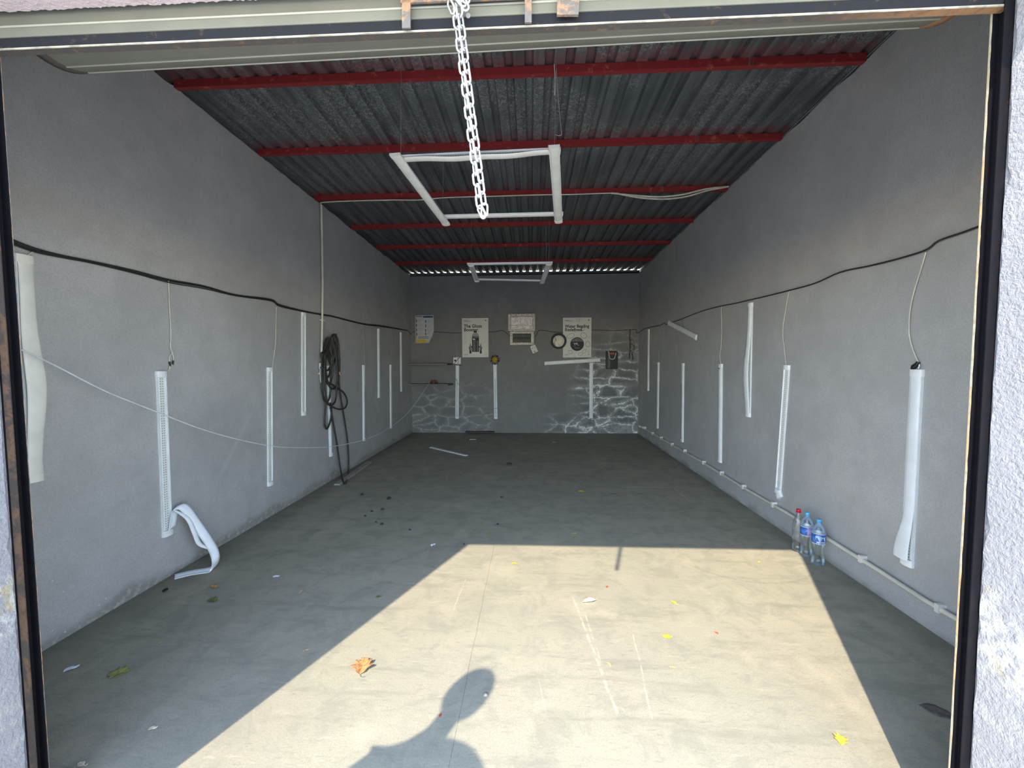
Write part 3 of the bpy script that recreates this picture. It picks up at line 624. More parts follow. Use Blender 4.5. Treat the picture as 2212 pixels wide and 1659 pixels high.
WB('R5', 'R', (1474, 784), (1472, 955), 'slit', 'low right-wall batten hanging straight below the tilted batten', [(1474, 690), (1477, 730), (1475, 783)], 'leadg')
WB('R6', 'R', (1421, 784), (1419, 924), 'closed', 'low right-wall batten nearest the back corner', [(1426, 702), (1424, 740), (1422, 783)], 'leadg')
WB('R7', 'R', (1400, 713), (1399, 843), 'closed', 'high right-wall batten nearest the back corner')
WB('B1', 'B', (988, 788), (987, 904), 'slit', 'back-wall batten under the white switch plate', [(983, 720), (985, 745), (987, 787)], 'leadg')
WB('B2', 'B', (1069, 788), (1071, 904), 'slit', 'back-wall batten below the jewelled flower ornament', [(1064, 718), (1066, 745), (1068, 770), (1069, 787)], 'leadg')
WB('B3', 'B', (1277.5, 783), (1277, 904), 'closed', 'upright back-wall batten forming a T under the sideways one', [(1282, 715), (1281, 745), (1280, 772)], 'leadg')
r = WB('B4', 'B', (1296, 777.5), (1176, 785), 'closed', 'sideways back-wall batten below the right-hand poster', [(1186, 715), (1183, 735), (1177, 760), (1175, 778)], 'leadg', off=0.03)
WB('R8', 'R', (1449, 699), (1503, 727), 'closed', 'right-wall batten mounted aslant, pointing down towards the door', off=0.02)
# black taped splice and dangling bits
def part(root, mb, name, mat):
    o = mb.build(name, mat, root); o.matrix_parent_inverse = root.matrix_world.inverted(); return o
bpy.context.view_layer.update()
part(BATTENS['R1'], MB().tube([Rw(1984, 782, 0.014), Rw(1980, 788, 0.016), Rw(1974, 792, 0.016), Rw(1970, 797, 0.014)], [0.010, 0.012, 0.014, 0.008], 7), 'taped_splice', M['black'])
part(BATTENS['R1'], MB().tube([Rw(1985, 783, 0.012), Rw(1986, 790, 0.012), Rw(1984, 796, 0.012)], 0.0035, 6), 'white_lead', M['white'])
part(BATTENS['L2'], MB().tube([Lw(366, 781, 0.012), Lw(368, 791, 0.012)], 0.006, 6), 'wire_sleeve', M['black'])
part(BATTENS['L2'], MB().tube([Lw(374, 779, 0.012), Lw(373, 788, 0.012)], 0.006, 6), 'wire_sleeve', M['black'])
part(BATTENS['L2'], MB().tube(cat([Lw(372, 762, 0.012), Lw(366, 772, 0.012), Lw(367, 790, 0.012), Lw(364, 803, 0.012)], 4), 0.003, 6), 'cord', M['lead'])
mb = MB(); a = Rw(1681, 1063, 0.02); b = Rw(1689, 1072, 0.035)
o = link_mesh('loose_end_cap', ME['cap'], BATTENS['R2']); o.matrix_parent_inverse = BATTENS['R2'].matrix_world.inverted(); o.matrix_basis = frame(Rw(1687, 1076, 0.004), V((0, -0.80, 0.6)), V((0.0, 0.6, 0.80)))
# peeled diffuser ribbon of L2
fz = Fl(376, 1251); fm = Fl(455, 1228); 
path = [(Lw(371, 1143, 0.03), 0), (Lw(377, 1108, 0.035), 0), (Lw(383, 1096, 0.06), 0), (Lw(400, 1098, 0.10), 0), (at_x(428, 1136, XL + 0.17), 0), (at_x(456, 1178, XL + 0.24), 0), (at_x(466, 1205, XL + 0.29), 0), (Fl(463, 1222, 0.03), 0), (Fl(450, 1232, 0.008), 0), (Fl(415, 1238, 0.006), 0), (Fl(377, 1247, 0.006), 0)]
P3 = cat([p for p, _ in path], 6); rows = []
for i, p in enumerate(P3):
    t = i / (len(P3) - 1)
    if t < 0.72: wv = V((0.10, 0.80, 0.42)).lerp(V((0.35, 0.75, 0.35)), t / 0.72)
    else:
        dr = (P3[min(i+1, len(P3)-1)] - P3[max(i-1, 0)]).normalized(); hw0 = V((0, 0, 1)).cross(dr).normalized() * -1
        if hw0.y < 0: hw0 = -hw0
        wv = V((0.35, 0.75, 0.35)).lerp(hw0 + V((0, 0, 0.35)), min(1, (t - 0.72) / 0.08))
    wv = wv.normalized() * 0.031; q = p.copy()
    lift = 0.006; nrm = (P3[min(i+1, len(P3)-1)] - P3[max(i-1, 0)]).cross(wv).normalized() * lift
    rows.append([q - wv, q - wv * 0.4 + nrm, q + wv * 0.4 + nrm, q + wv])
for r_ in rows:
    for j in range(4): r_[j] = V((max(r_[j].x, XL + 0.012), r_[j].y, max(r_[j].z, 0.003)))
o = part(BATTENS['L2'], MB().strip(rows), 'peeled_diffuser', M['diff']); solid(o, 0.0015, 0)
tear = cat([Lw(374, 1101, 0.05), at_x(405, 1120, XL + 0.13), at_x(420, 1150, XL + 0.17), at_x(430, 1174, XL + 0.19), at_x(452, 1186, XL + 0.235)], 6); rows = []
for i, p in enumerate(tear):
    t = i / (len(tear) - 1); wv = V((0.2, 0.6, 0.4)).normalized() * (0.014 * (1 - abs(2 * t - 1) ** 2) + 0.003); rows.append([p - wv, p + wv])
o = part(BATTENS['L2'], MB().strip(rows), 'torn_strip', M['diff']); solid(o, 0.0015, 0)

# ---------------------------------------------------------------- two square light frames hung from the roof
def light_frame(FLp, FRp, BLp, BRp, d1, d2, styles, label, wires):
    a, b = at_y(*FLp, d1), at_y(*FRp, d1); c, d = at_y(*BLp, d2), at_y(*BRp, d2)
    r = empty('ceiling_light_frame', (a + b + c + d) / 4); tag(r, label, 'light frame', 'square light frames hung from the roof')
    bpy.context.view_layer.update(); inv = Matrix.Translation(-r.location)
    def side(p, q, style, lift, capm_='capc'):
        up = (q - p).normalized(); into = V((0, 0, 1)); into = (into - up * into.dot(up)).normalized(); right = into.cross(up)
        mw = frame((p + q) / 2 - up * BL / 2 + into * lift, right, up); e = empty('batten', mw=Matrix.Identity(4), parent=r); e.matrix_parent_inverse = inv; e.matrix_basis = mw
        batten_parts(e, style, capm_)
    side(a, c, styles[0], 0.0); side(b, d, styles[1], 0.0); side(b, a, styles[2], 0.028); side(d, c, styles[3], 0.028)
    for p in (a, b, c, d):
        if wires: 
            q = V((p.x, p.y, 0)); o = MB().tube([p + V((0, 0, 0.03)), V((p.x + 0.01, p.y + 0.01, zs(p.y)))], 0.0011, 5).build('hanging_wire', M['leadg'], r); o.matrix_parent_inverse = inv
    return r
light_frame((866, 349), (1198, 333), (957, 473), (1206, 467), 2.96, 3.92, ('closedc', 'closedc', 'F1', 'closedc'), 'larger-looking square light frame with sagging diffuser, hanging behind the chain', True)
light_frame((1018, 573.5), (1185, 571), (1030, 606), (1171, 609), 5.72, 6.82, ('open', 'closed', 'closed', 'closed'), 'smaller-looking square light frame hanging near the back wall', True)

# ---------------------------------------------------------------- cables, string, pipes
def thing_mesh(mb, name, mat, label, catg, group=None):
    o = mb.build(name, mat); return tag(o, label, catg, group)
def cable(name, paths, mats, rad, label, catg='cable'):
    r = empty(name, paths[0][0]); tag(r, label, catg)
    inv = Matrix.Translation(-r.location)
    for p, m_, rr in zip(paths, mats, rad):
        o = MB().tube(cat(p, 5), rr, 6).build('strand', M[m_], r); o.matrix_parent_inverse = inv
    return r
LC = [(30, 524), (75, 541), (130, 552), (200, 566), (290, 588), (366, 607), (440, 620), (510, 638), (585, 648), (605, 660), (662, 674), (700, 680), (720, 684), (760, 694), (790, 701), (820, 704), (850, 709), (880, 714)]
BC = [(893, 717), (935, 717), (985, 719), (1040, 717), (1066, 717), (1086, 714), (1101, 726)]
def jit(pts, dy, seed, am=2.0):
    rn = random.Random(seed); return [(x, y + dy + rn.uniform(-am, am)) for x, y in pts]
paths = []
for dy, sd_, am in ((0, 1, 0.4), (3.5, 2, 2.2), (-3.5, 3, 2.0)):
    L_ = [Lw(px, py, 0.004 + 0.003 * sd_) for px, py in jit(LC, 0, sd_, 0.0)]
    rn = random.Random(sd_); L_ = [p + V((0, 0, dy * 0.0022 + rn.uniform(-am, am) * 0.0022)) for p in L_]
    if sd_ == 1: L_ += [V((XL + 0.012, YB - 0.012, HC + 0.60))] + [Bw(px, py, 0.0065) for px, py in BC]
    paths.append(L_)
cable('cable_bundle', paths, ['cable'] * 3, [0.0055, 0.0048, 0.0042], 'bundle of black cables strung along the left wall to the fuse box')
RC = [(1395, 709), (1425, 703), (1434, 698), (1440, 701), (1449, 697), (1470, 690), (1500, 678), (1530, 668), (1558, 661), (1590, 655), (1619, 648), (1650, 641), (1702, 628), (1760, 612), (1815, 588), (1880, 574), (1940, 559), (2000, 540), (2028, 520), (2080, 502), (2145, 478)]
BC2 = [(1157, 727), (1164, 714), (1178, 714), (1205, 718), (1240, 715), (1290, 713), (1330, 714), (1362, 712), (1374, 712)]
cable('cable', [[Bw(px, py, 0.0065) for px, py in BC2] + [V((XR - 0.05, YB - 0.010, 2.146)), V((XR - 0.012, YB - 0.06, 2.146))] + [Rw(px, py, 0.013) for px, py in RC]], ['cable'], [0.0058], 'single black cable sagging along the right wall from the fuse box')
# string line from the left guide across to the back shelf
a0, b0 = -2.66, 0.064
SP = [(46, 755), (120, 790), (230, 846), (350, 894), (430, 925), (510, 948), (590, 964), (660, 967), (720, 964), (790, 949), (840, 925), (880, 893), (905, 861), (928, 826)]
pts = []
for px, py in SP:
    d = ray(px, py); s_ = d.x / d.y; yy = a0 / (s_ - b0); pts.append(EYE + d * (yy / d.y))
pts[0].x = max(pts[0].x, XL + 0.005)
thing_mesh(MB().tube(cat(pts, 6), 0.0042, 6), 'string_line', M['string'], 'slack white string sagging along the left side to the low shelf', 'string')
# white water pipe with valve on the left wall
wp = empty('water_pipe', Lw(694, 828, 0.02)); tag(wp, 'white water pipe with blue-handled valve on the left wall', 'pipe'); wi = Matrix.Translation(-wp.location)
def wpart(mb, n, m_): o = mb.build(n, M[m_], wp); o.matrix_parent_inverse = wi; return o
top = Lw(694, 438, 0.03)
wpart(MB().tube([Lw(694, 442, 0.03), Lw(696, 540, 0.03), Lw(697, 610, 0.03), Lw(696, 700, 0.03), Lw(694, 780, 0.03)], 0.013, 10), 'tube', 'pvcd')
wpart(MB().tube([Lw(693, 785, 0.03), Lw(692.5, 790, 0.03), Lw(692.5, 797, 0.03)], [0.019, 0.024, 0.018], 10), 'valve_body', 'pvc')
wpart(MB().tube([Lw(693, 794, 0.05), Lw(701, 791, 0.062)], [0.012, 0.016], 8), 'valve_handle', 'blue')
wpart(MB().tube([Lw(693, 797, 0.03), Lw(693.5, 822, 0.03)], 0.016, 10), 'tailpiece', 'pvc')
wpart(MB().tube([Lw(693.5, 820, 0.03), Lw(695, 826, 0.045)], [0.018, 0.016], 8), 'nozzle', 'pvc')
for px, py in ((695.5, 692), (692, 807)):
    p = Lw(px, py, 0.0); wpart(MB().box((XL + 0.001, p.y - 0.05, p.z - 0.008), (XL + 0.032, p.y + 0.015, p.z + 0.008)), 'pipe_clip', 'pvc')
# hose coil on its hook
def hz(px, py, off): return Lw(px, py, off)
hose = empty('garden_hose', hz(718, 870, 0.06)); tag(hose, 'coil of dark rubber hose hung on the left wall with a loop reaching the floor', 'hose'); hi = Matrix.Translation(-hose.location)
def hpart(pts, r_=0.0115, n='hose_loop', m_='hose'):
    o = MB().tube(cat(pts, 6), r_, 8).build(n, M[m_], hose); o.matrix_parent_inverse = hi; return o
rn = random.Random(5)
for i, (tx, wl_, bt) in enumerate(((706, 16, 868), (708, 20, 800), (711, 14, 830), (714, 17, 770), (716, 22, 875), (718, 15, 790), (720, 24, 840), (709, 12, 815))):
    o_ = 0.048 + 0.010 * (i % 5); ty = 727 + (i % 3) * 2
    hpart([hz(tx - 1, ty + 4, o_), hz(tx - wl_ * .45, ty + 30, o_), hz(tx - wl_ * .7, (ty + bt) / 2, o_ + .01), hz(tx - wl_ * .5, bt - 14, o_), hz(tx - 1, bt, o_), hz(tx + wl_ * .45, bt - 16, o_), hz(tx + wl_ * .55, (ty + bt) / 2 - 8, o_ + .012), hz(tx + wl_ * .3, ty + 26, o_), hz(tx + 2, ty, o_)])
hpart([hz(716, 728, .08), hz(721, 723, .08), hz(727, 728, .08), hz(731, 745, .075), hz(732, 775, .07), hz(733, 803, .07)], 0.0135)
hpart([hz(733, 803, .07), hz(734, 810, .07)], 0.015, 'hose_coupling', 'brass')
hpart([hz(722, 727, .07), hz(726, 760, .07), hz(731, 810, .07), hz(735, 850, .07), hz(743, 900, .07), hz(749, 940, .075), hz(753, 985, .08), hz(752, 1022, .09), Fl(747, 1043, 0.014), Fl(741, 1040, 0.020), hz(734, 1005, .08), hz(728, 960, .07), hz(721, 920, .06), hz(714, 880, .06)])
hpart([hz(701, 823, .06), hz(713, 828, .06), hz(728, 838, .07), hz(742, 848, .075), hz(750, 865, .075), hz(746, 880, .075), hz(734, 884, .07), hz(720, 880, .06), hz(706, 870, .06), hz(697, 850, .055), hz(695, 830, .05)], 0.011)
hpart([hz(704, 868, .06), hz(702, 900, .06), hz(702, 918, .06), hz(706, 926, .06), hz(712, 915, .06), hz(716, 895, .06), hz(714, 870, .06)])
o = MB().bar(Lw(726, 722, 0.010), Lw(726, 726, 0.09), 0.012, 0.012).build('hook', M['rail'], hose); o.matrix_parent_inverse = hi
# conduit along the third purlin with two sagging leads
yp = PURL[2] - 0.012
cable('purlin_lead', [[Lw(692, 440, 0.03)] + [at_y(px, py, yp) for px, py in ((700, 437), (760, 434), (850, 432), (905, 432), (960, 427), (1060, 424), (1160, 421), (1230, 420), (1320, 417))],
                      [at_y(px, py, yp) for px, py in ((1320, 417), (1370, 422), (1425, 425), (1475, 420), (1525, 408), (1574, 403))],
                      [at_y(px, py, yp) for px, py in ((1330, 417), (1375, 426), (1430, 430), (1480, 425), (1530, 411), (1568, 404))]], ['lead', 'lead', 'lead'], [0.007, 0.010, 0.010],
      'cream cable run under the third red purlin, sagging at the right', 'cable')
for pth, lab in (([(1197, 138), (1199, 170), (1198, 206)], 'short pale wire end dangling from the nearest red purlin'), ([(1201, 140), (1205, 200), (1210, 260), (1213, 288), (1208, 293), (1200, 291)], 'long dark wire dangling from the nearest red purlin'), ([(1178, 487), (1180, 520), (1180, 562)], 'thin wire dangling from the fourth purlin above the far light frame')):
    yy = PURL[0] - 0.008 if pth[0][1] < 200 else PURL[3] - 0.008
    thing_mesh(MB().tube(cat([at_y(px, py, yy) for px, py in pth], 5), 0.0035 if 'short' in lab else 0.0026, 5), 'dangling_wire', M['lead'] if 'short' in lab else M['leadg'], lab, 'wire')
# low pipe along the right wall
rp = empty('wall_conduit', Rw(2088, 1349, 0.03)); tag(rp, 'cream plastic pipe clipped low along the right wall', 'pipe'); ri = Matrix.Translation(-rp.location)
def rpart(mb, n, m_): o = mb.build(n, M[m_], rp); o.matrix_parent_inverse = ri; return o
PZ = lambda y: 0.30 - (y - 2.0) * 0.015
pp = [(1379, 919), (1400, 931), (1450, 960), (1520, 1000), (1600, 1050), (1700, 1108), (1800, 1171), (1900, 1233), (2000, 1298), (2090, 1351)]
PP = [Rw(px, py, 0.026) for px, py in pp]
PP.append(Rw(2105, 1360, 0.026)); PP.append(V((XR - 0.026, Y0 + 0.06, PP[-2].z)))
rpart(MB().tube(PP, 0.0135, 10), 'tube', 'pvcd')
for px, py in ((1393, 925), (1410, 937), (1428, 947), (1452, 961), (1479, 975), (1520, 1000), (1558, 1023), (1606, 1053), (1671, 1091), (1862, 1209), (2030, 1316)):
    p = Rw(px, py, 0.026); rpart(MB().box((XR - 0.045, p.y - 0.012, p.z - 0.018), (XR - 0.001, p.y + 0.012, p.z + 0.030)), 'pipe_clip', 'pvc')
for px, py in ((1382, 921), (1389, 923)):
    p = Rw(px, py, 0.03); rpart(MB().tube([p + V((0, 0.05, 0)), p - V((0, 0.05, 0))], 0.021, 10), 'coupling', 'pvc')

# ---------------------------------------------------------------- back wall: posters, sheet, boxes, clock
TXT = {}
def text_mesh(body, size, mat, bold=0.0, ext=0.0004, align='LEFT', space=1.0, line=1.0):
    cu = bpy.data.curves.new('t', 'FONT'); cu.body = body; cu.size = size; cu.offset = bold; cu.extrude = ext; cu.align_x = align; cu.space_character = space; cu.space_line = line; cu.resolution_u = 3
    ob = bpy.data.objects.new('t', cu); COL.objects.link(ob); bpy.context.view_layer.update()
    me = bpy.data.meshes.new_from_object(ob); bpy.data.objects.remove(ob); bpy.data.curves.remove(cu)
    me.transform(Matrix(((1,0,0,0),(0,0,-1,0),(0,1,0,0),(0,0,0,1)))); me.materials.clear(); me.materials.append(mat); return me
def ptext(root, body, u, v, size, mat, fitw=None, **k):
    me = text_mesh(body, size, M[mat], **k); sx = 1.0
    if fitw:
        wd = max(vv.co.x for vv in me.vertices) - min(vv.co.x for vv in me.vertices); sx = fitw / wd
    o = link_mesh('lettering', me, root, Matrix.Translation((u, -0.0022, v)) @ Matrix.Diagonal((sx, 1, 1, 1))); return o
def flat(root, poly, mat, name='print', y=-0.0016, th=0.0006): return MB().prism(poly, y, y - th, 'xz').build(name, M[mat], root)
def R4(u0, v0, u1, v1): return [(u0, v0), (u1, v0), (u1, v1), (u0, v1)]
def ell(cx, cz, rx, rz, n=28, rot=0.0, sq=0.0):
    out = []
    for k in range(n):
        a = 2*pi*k/n; m_ = 1 + sq * math.cos(2 * a + 0.7); x, z = rx * math.cos(a) * m_, rz * math.sin(a) * m_; out.append((cx + x * math.cos(rot) - z * math.sin(rot), cz + x * math.sin(rot) + z * math.cos(rot)))
    return out
def outline(root, poly, wd, mat, name='print'):
    cx = sum(p[0] for p in poly) / len(poly); cz = sum(p[1] for p in poly) / len(poly); n = len(poly); inner = []
    for x, z in poly:
        l = math.hypot(x - cx, z - cz); f_ = max(0.1, (l - wd) / l); inner.append((cx + (x - cx) * f_, cz + (z - cz) * f_))
    vs_ = [(x, -0.0020, z) for x, z in poly] + [(x, -0.0020, z) for x, z in inner] + [(x, -0.0015, z) for x, z in poly] + [(x, -0.0015, z) for x, z in inner]
    fs = []
    for i in range(n): j = (i + 1) % n; fs += [(i, j, n + j, n + i), (2*n+i, 3*n+i, 3*n+j, 2*n+j), (i, 2*n+i, 2*n+j, j), (n+i, n+j, 3*n+j, 3*n+i)]
    return MB().add(vs_, fs).build(name, M[mat], root)
def poster(name, tl, br, label, mat='paper', curl=False):
    a, b = Bw(*tl), Bw(*br); r = empty(name, (a.x, YB - 0.014, b.z)); w_, h_ = b.x - a.x, a.z - b.z; tag(r, label, 'poster')
    return r, w_, h_
r, w_, h_ = poster('poster', (998, 687.5), (1055.5, 771.5), 'cream poster of a dark bottle between wheels, headed The Gloss Booster')
MB().box((0, -0.0014, 0), (w_, 0.0, h_)).build('paper', M['paper'], r)
T = lambda u: u * w_
def PXG(px, py): return ((px - 105) / (995 - 105) * w_, (1450 - py) / (1450 - 190) * h_)   # detail crop -> poster
u, v = PXG(168, 495); ptext(r, 'The Gloss', u, v, 0.098, 'ink', fitw=(770 - 168) / 890 * w_, bold=0.0022)
u, v = PXG(168, 612); ptext(r, 'Booster.', u, v, 0.098, 'ink', fitw=(660 - 168) / 890 * w_, bold=0.0022)
for px, py, wd in ((168, 272, 140), (168, 292, 240), (168, 1368, 140)):
    u, v = PXG(px, py); flat(r, R4(u, v - 0.003, u + wd / 890 * w_, v + 0.004), 'inkg', 'small_print')
u, v = PXG(907, 267); flat(r, ell(u, v, 0.012, 0.014, 8), 'ink', 'mark'); u, v = PXG(917, 1357); flat(r, ell(u, v, 0.007, 0.009, 8), 'inkg', 'mark')
def poly_g(pts): return [PXG(*p) for p in pts]
flat(r, poly_g([(498, 598), (606, 598), (600, 655), (505, 655)]), 'ink', 'bottle_cap', -0.0022)
flat(r, poly_g([(505, 656), (600, 656), (640, 680), (665, 725), (672, 775), (440, 775), (448, 725), (470, 680)]), 'inkm', 'bottle_shoulder')
flat(r, poly_g([(440, 776), (672, 776), (672, 828), (440, 828)]), 'inkg', 'bottle_band'); flat(r, poly_g([(440, 829), (675, 829), (675, 1280), (440, 1280)]), 'ink', 'bottle_body')
flat(r, poly_g([(468, 910), (560, 910), (560, 1270), (468, 1270)]), 'inkg', 'bottle_sheen', -0.0023); flat(r, poly_g([(600, 910), (650, 910), (650, 1270), (600, 1270)]), 'inkg', 'bottle_sheen', -0.0023); flat(r, poly_g([(440, 1285), (675, 1285), (675, 1325), (440, 1325)]), 'hawhite', 'bottle_foot')
flat(r, poly_g([(470, 850), (520, 850), (570, 890), (470, 890)]), 'hawhite', 'bottle_logo', -0.0024)
for cx in (384, 733):
    flat(r, poly_g([(cx, 1000), (cx + 22, 1070), (cx + 35, 1190), (cx + 33, 1330), (cx - 33, 1330), (cx - 35, 1190), (cx - 22, 1070)]), 'ink', 'wheel'); flat(r, poly_g([(cx, 1030), (cx + 14, 1110), (cx + 10, 1240), (cx - 10, 1240), (cx - 14, 1110)]), 'inkm', 'wheel_disc', -0.0023)
flat(r, poly_g([(330, 1125), (440, 1085), (440, 1140), (330, 1190)]), 'inkg', 'axle', -0.0014); flat(r, poly_g([(675, 1085), (785, 1125), (785, 1190), (675, 1140)]), 'inkg', 'axle', -0.0014)
r, w_, h_ = poster('poster', (1216, 686.5), (1277, 772), 'cream poster with water drops and a black disc, headed Water Beading Redefined')
MB().box((0, -0.0014, 0), (w_, 0.0, h_)).build('paper', M['paper'], r)
def PXW(px, py): return ((px - 165) / (1080 - 165) * w_, (1455 - py) / (1455 - 170) * h_)
u, v = PXW(230, 492); ptext(r, 'Water Beading', u, v, 0.092, 'ink', fitw=(1012 - 230) / 915 * w_, bold=0.0022)
u, v = PXW(230, 604); ptext(r, 'Redefined.', u, v, 0.092, 'ink', fitw=(800 - 230) / 915 * w_, bold=0.0022)
for px, py, wd in ((228, 252, 130), (228, 277, 250), (228, 1368, 105)):
    u, v = PXW(px, py); flat(r, R4(u, v - 0.003, u + wd / 915 * w_, v + 0.004), 'inkg', 'small_print')
sc_ = w_ / 915
u, v = PXW(993, 250); flat(r, ell(u, v, 0.013, 0.013, 8), 'ink', 'mark'); u, v = PXW(995, 1357); flat(r, ell(u, v, 0.009, 0.010, 8), 'inkg', 'mark')
u, v = PXW(622, 1022); flat(r, ell(u, v, 220 * sc_, 222 * sc_, 40), 'ink', 'tin_lid'); flat(r, [PXW(*p) for p in ((435, 945), (810, 945), (790, 900), (740, 850), (660, 825), (585, 825), (505, 850), (455, 900))], 'inkg', 'tin_band', -0.0023)
u, v = PXW(510, 1040); ptext(r, 'W8', u, v, 0.055, 'hawhite', fitw=130 * sc_, bold=0.001); u, v = PXW(640, 1065); ptext(r, 'pm', u, v, 0.028, 'hawhite')
for px, py, wd in ((560, 895, 80), (540, 1150, 155), (515, 1085, 60)):
    u, v = PXW(px, py); flat(r, R4(u, v - 0.004, u + wd * sc_, v + 0.005), 'inkm', 'small_print', -0.0026)
for cx, cy, rx, rz, ro, sq in ((410, 760, 120, 78, .55, .12), (832, 748, 105, 95, -.4, .06), (962, 1020, 72, 95, .1, .03), (405, 1278, 62, 70, .5, .12), (732, 1345, 78, 46, .3, .05), (855, 1258, 82, 46, .8, .05), (640, 250, 52, 50, 0, 0), (722, 238, 32, 35, 0, 0), (790, 545, 65, 55, 0, .05), (1025, 820, 28, 35, 0, 0), (540, 630, 38, 25, 0, 0), (548, 1428, 38, 22, 0, 0), (975, 1260, 22, 25, 0, 0)):
    u, v = PXW(cx, cy); outline(r, ell(u, v, rx * sc_, rz * sc_, 22, ro, sq), 0.0065 if rx > 60 else 0.004, 'inkg' if rx > 50 else 'inkm', 'droplet')
# information sheet with curled corner
r, w_, h_ = poster('notice', (896.5, 681), (938, 741.5), 'small white information sheet with curled lower corner near the left corner', 'sheet')
r['category'] = 'notice'
rows = []
for i in range(15):
    v = i / 14; row = []
    for j in range(11):
        u = j / 10; c = max(0, (u - 0.72) / 0.28) * max(0, (0.42 - v) / 0.42); row.append((u * w_ * (1 - 0.10 * 0) - 0.075 * c, -0.002 - 0.10 * c * c, v * h_ + 0.02 * c))
    rows.append(row)
solid(MB().strip(rows).build('paper', M['sheet'], r), 0.0012, 0)
def PS(px, py): return ((px - 235) / (1115 - 235) * w_, (1470 - py) / (1470 - 200) * h_)
a, b = PS(625, 320), PS(1080, 245); flat(r, R4(a[0], a[1], b[0], b[1]), 'navy', 'banner', -0.0034)
a, b = PS(280, 1445), PS(765, 1305); flat(r, R4(a[0], a[1], b[0], b[1]), 'yellow', 'panel', -0.0034)
a, b = PS(300, 285), PS(580, 250); flat(r, R4(a[0], a[1], b[0], b[1]), 'inkg', 'heading', -0.0034)
for px, py in ((315, 455), (310, 655), (310, 865), (315, 1060), (740, 485), (735, 685), (735, 890), (730, 1050)):
    a, b = PS(px - 18, py + 60), PS(px + 18, py - 60); flat(r, R4(a[0], a[1], b[0], b[1]), 'ink', 'icon', -0.0034)
    for k in range(4):
        a, b = PS(px + 60, py - 52 + k * 34), PS(px + (300 if px < 500 else 290) - 60 * (k % 2), py - 62 + k * 34); flat(r, R4(a[0], a[1], b[0], b[1]), 'inkm', 'text_line', -0.0034)
for py in (1180, 1240): a, b = PS(380, py + 12), PS(880, py - 12); flat(r, R4(a[0], a[1], b[0], b[1]), 'inkg', 'text_line', -0.0034)
# fuse box: body with breakers below, lid folded up
a, b = Bw(1102, 716.5), Bw(1153.5, 745.5); fb = empty('fuse_box', (a.x, YB - 0.001, b.z)); tag(fb, 'old cream fuse box with its foil-lined lid folded up', 'fuse box'); w_, h_ = b.x - a.x, a.z - b.z
mb = MB(); D = 0.10
mb.box((0, -D, 0), (w_, 0, 0.055)); mb.box((0, -D, h_ - 0.05), (w_, 0, h_)); mb.box((0, -D, 0.055), (0.06, 0, h_ - 0.05)); mb.box((w_ - 0.065, -D, 0.055), (w_, 0, h_ - 0.05)); bevel(mb.build('body', M['boxm'], fb), 0.006)
mb = MB(); mb.box((0.014, -D - 0.006, 0.014), (w_ - 0.014, -D, 0.022)); mb.box((0.014, -D - 0.006, h_ - 0.024), (w_ - 0.014, -D, h_ - 0.016)); mb.box((0.014, -D - 0.006, 0.014), (0.024, -D, h_ - 0.016)); mb.box((w_ - 0.026, -D - 0.006, 0.014), (w_ - 0.016, -D, h_ - 0.016)); mb.build('rim', M['boxm'], fb)
MB().box((0.055, -0.030, 0.05), (w_ - 0.06, -0.001, h_ - 0.045)).build('recess', M['dark'], fb)
nb = 8
for k in range(nb):
    u0 = 0.068 + (w_ - 0.14) * k / nb; o = MB().box((u0, -0.062 + 0.008 * (k % 2), 0.062), (u0 + (w_ - 0.14) / nb - 0.008, -0.031, h_ - 0.06)).build('breaker', M['breaker'], fb)
    MB().box((u0 + 0.008, -0.076, h_ * 0.45), (u0 + 0.026, -0.06, h_ * 0.58)).build('toggle', M['dark'], o)
a, b = Bw(1098, 679.5), Bw(1156, 716); lx, lz = a.x - fb.location.x, b.z - fb.location.z + 0.004; lw_, lh_ = b.x - a.x, a.z - b.z
mb = MB(); fr = 0.052
mb.box((lx, -0.085, lz), (lx + lw_, -0.0, lz + 0.035)); mb.box((lx, -0.085, lz + lh_ - fr), (lx + lw_, 0, lz + lh_)); mb.box((lx, -0.085, lz + 0.035), (lx + fr, 0, lz + lh_ - fr)); mb.box((lx + lw_ - fr, -0.085, lz + 0.035), (lx + lw_, 0, lz + lh_ - fr)); mb.box((lx + fr, -0.012, lz + 0.035), (lx + lw_ - fr, 0, lz + lh_ - fr))
lid = mb.build('lid', M['boxm'], fb); bevel(lid, 0.006)
rn = random.Random(6)
def foil(u0, v0, u1, v1):
    n, m_ = 10, 7; rows = []
    for i in range(m_ + 1):
        row = []
        for j in range(n + 1):
            ed = (rn.uniform(-.008, .008) if i in (0, m_) else 0); row.append((u0 + (u1 - u0) * j / n, -0.030 - rn.uniform(0, 0.012) - 0.01 * math.sin(3.0 * j / n), v0 + (v1 - v0) * i / m_ + ed))
        rows.append(row)
    rows2 = [[(x, -0.0125, z) for x, y, z in row] for row in rows]
    mb = MB(); mb.strip(rows, False); mb.strip([rows[0], rows2[0]], False); mb.strip([rows[-1], rows2[-1]], False); mb.strip([[r_[0] for r_ in rows], [r_[0] for r_ in rows2]], False); mb.strip([[r_[-1] for r_ in rows], [r_[-1] for r_ in rows2]], False)
    mb.build('foil_patch', M['foil'], lid)
u0, u1 = lx + fr + 0.006, lx + lw_ - fr - 0.006; um = lx + fr + (lw_ - 2 * fr) * 0.44; vm = lz + 0.035 + (lh_ - fr - 0.035) * 0.32
foil(u0, vm + 0.01, um - 0.006, lz + lh_ - fr - 0.006); foil(um + 0.010, vm + 0.01, u1, lz + lh_ - fr - 0.008); foil(u0, lz + 0.04, um + 0.05, vm - 0.006); foil(um + 0.06, lz + 0.04, u1, vm - 0.002)
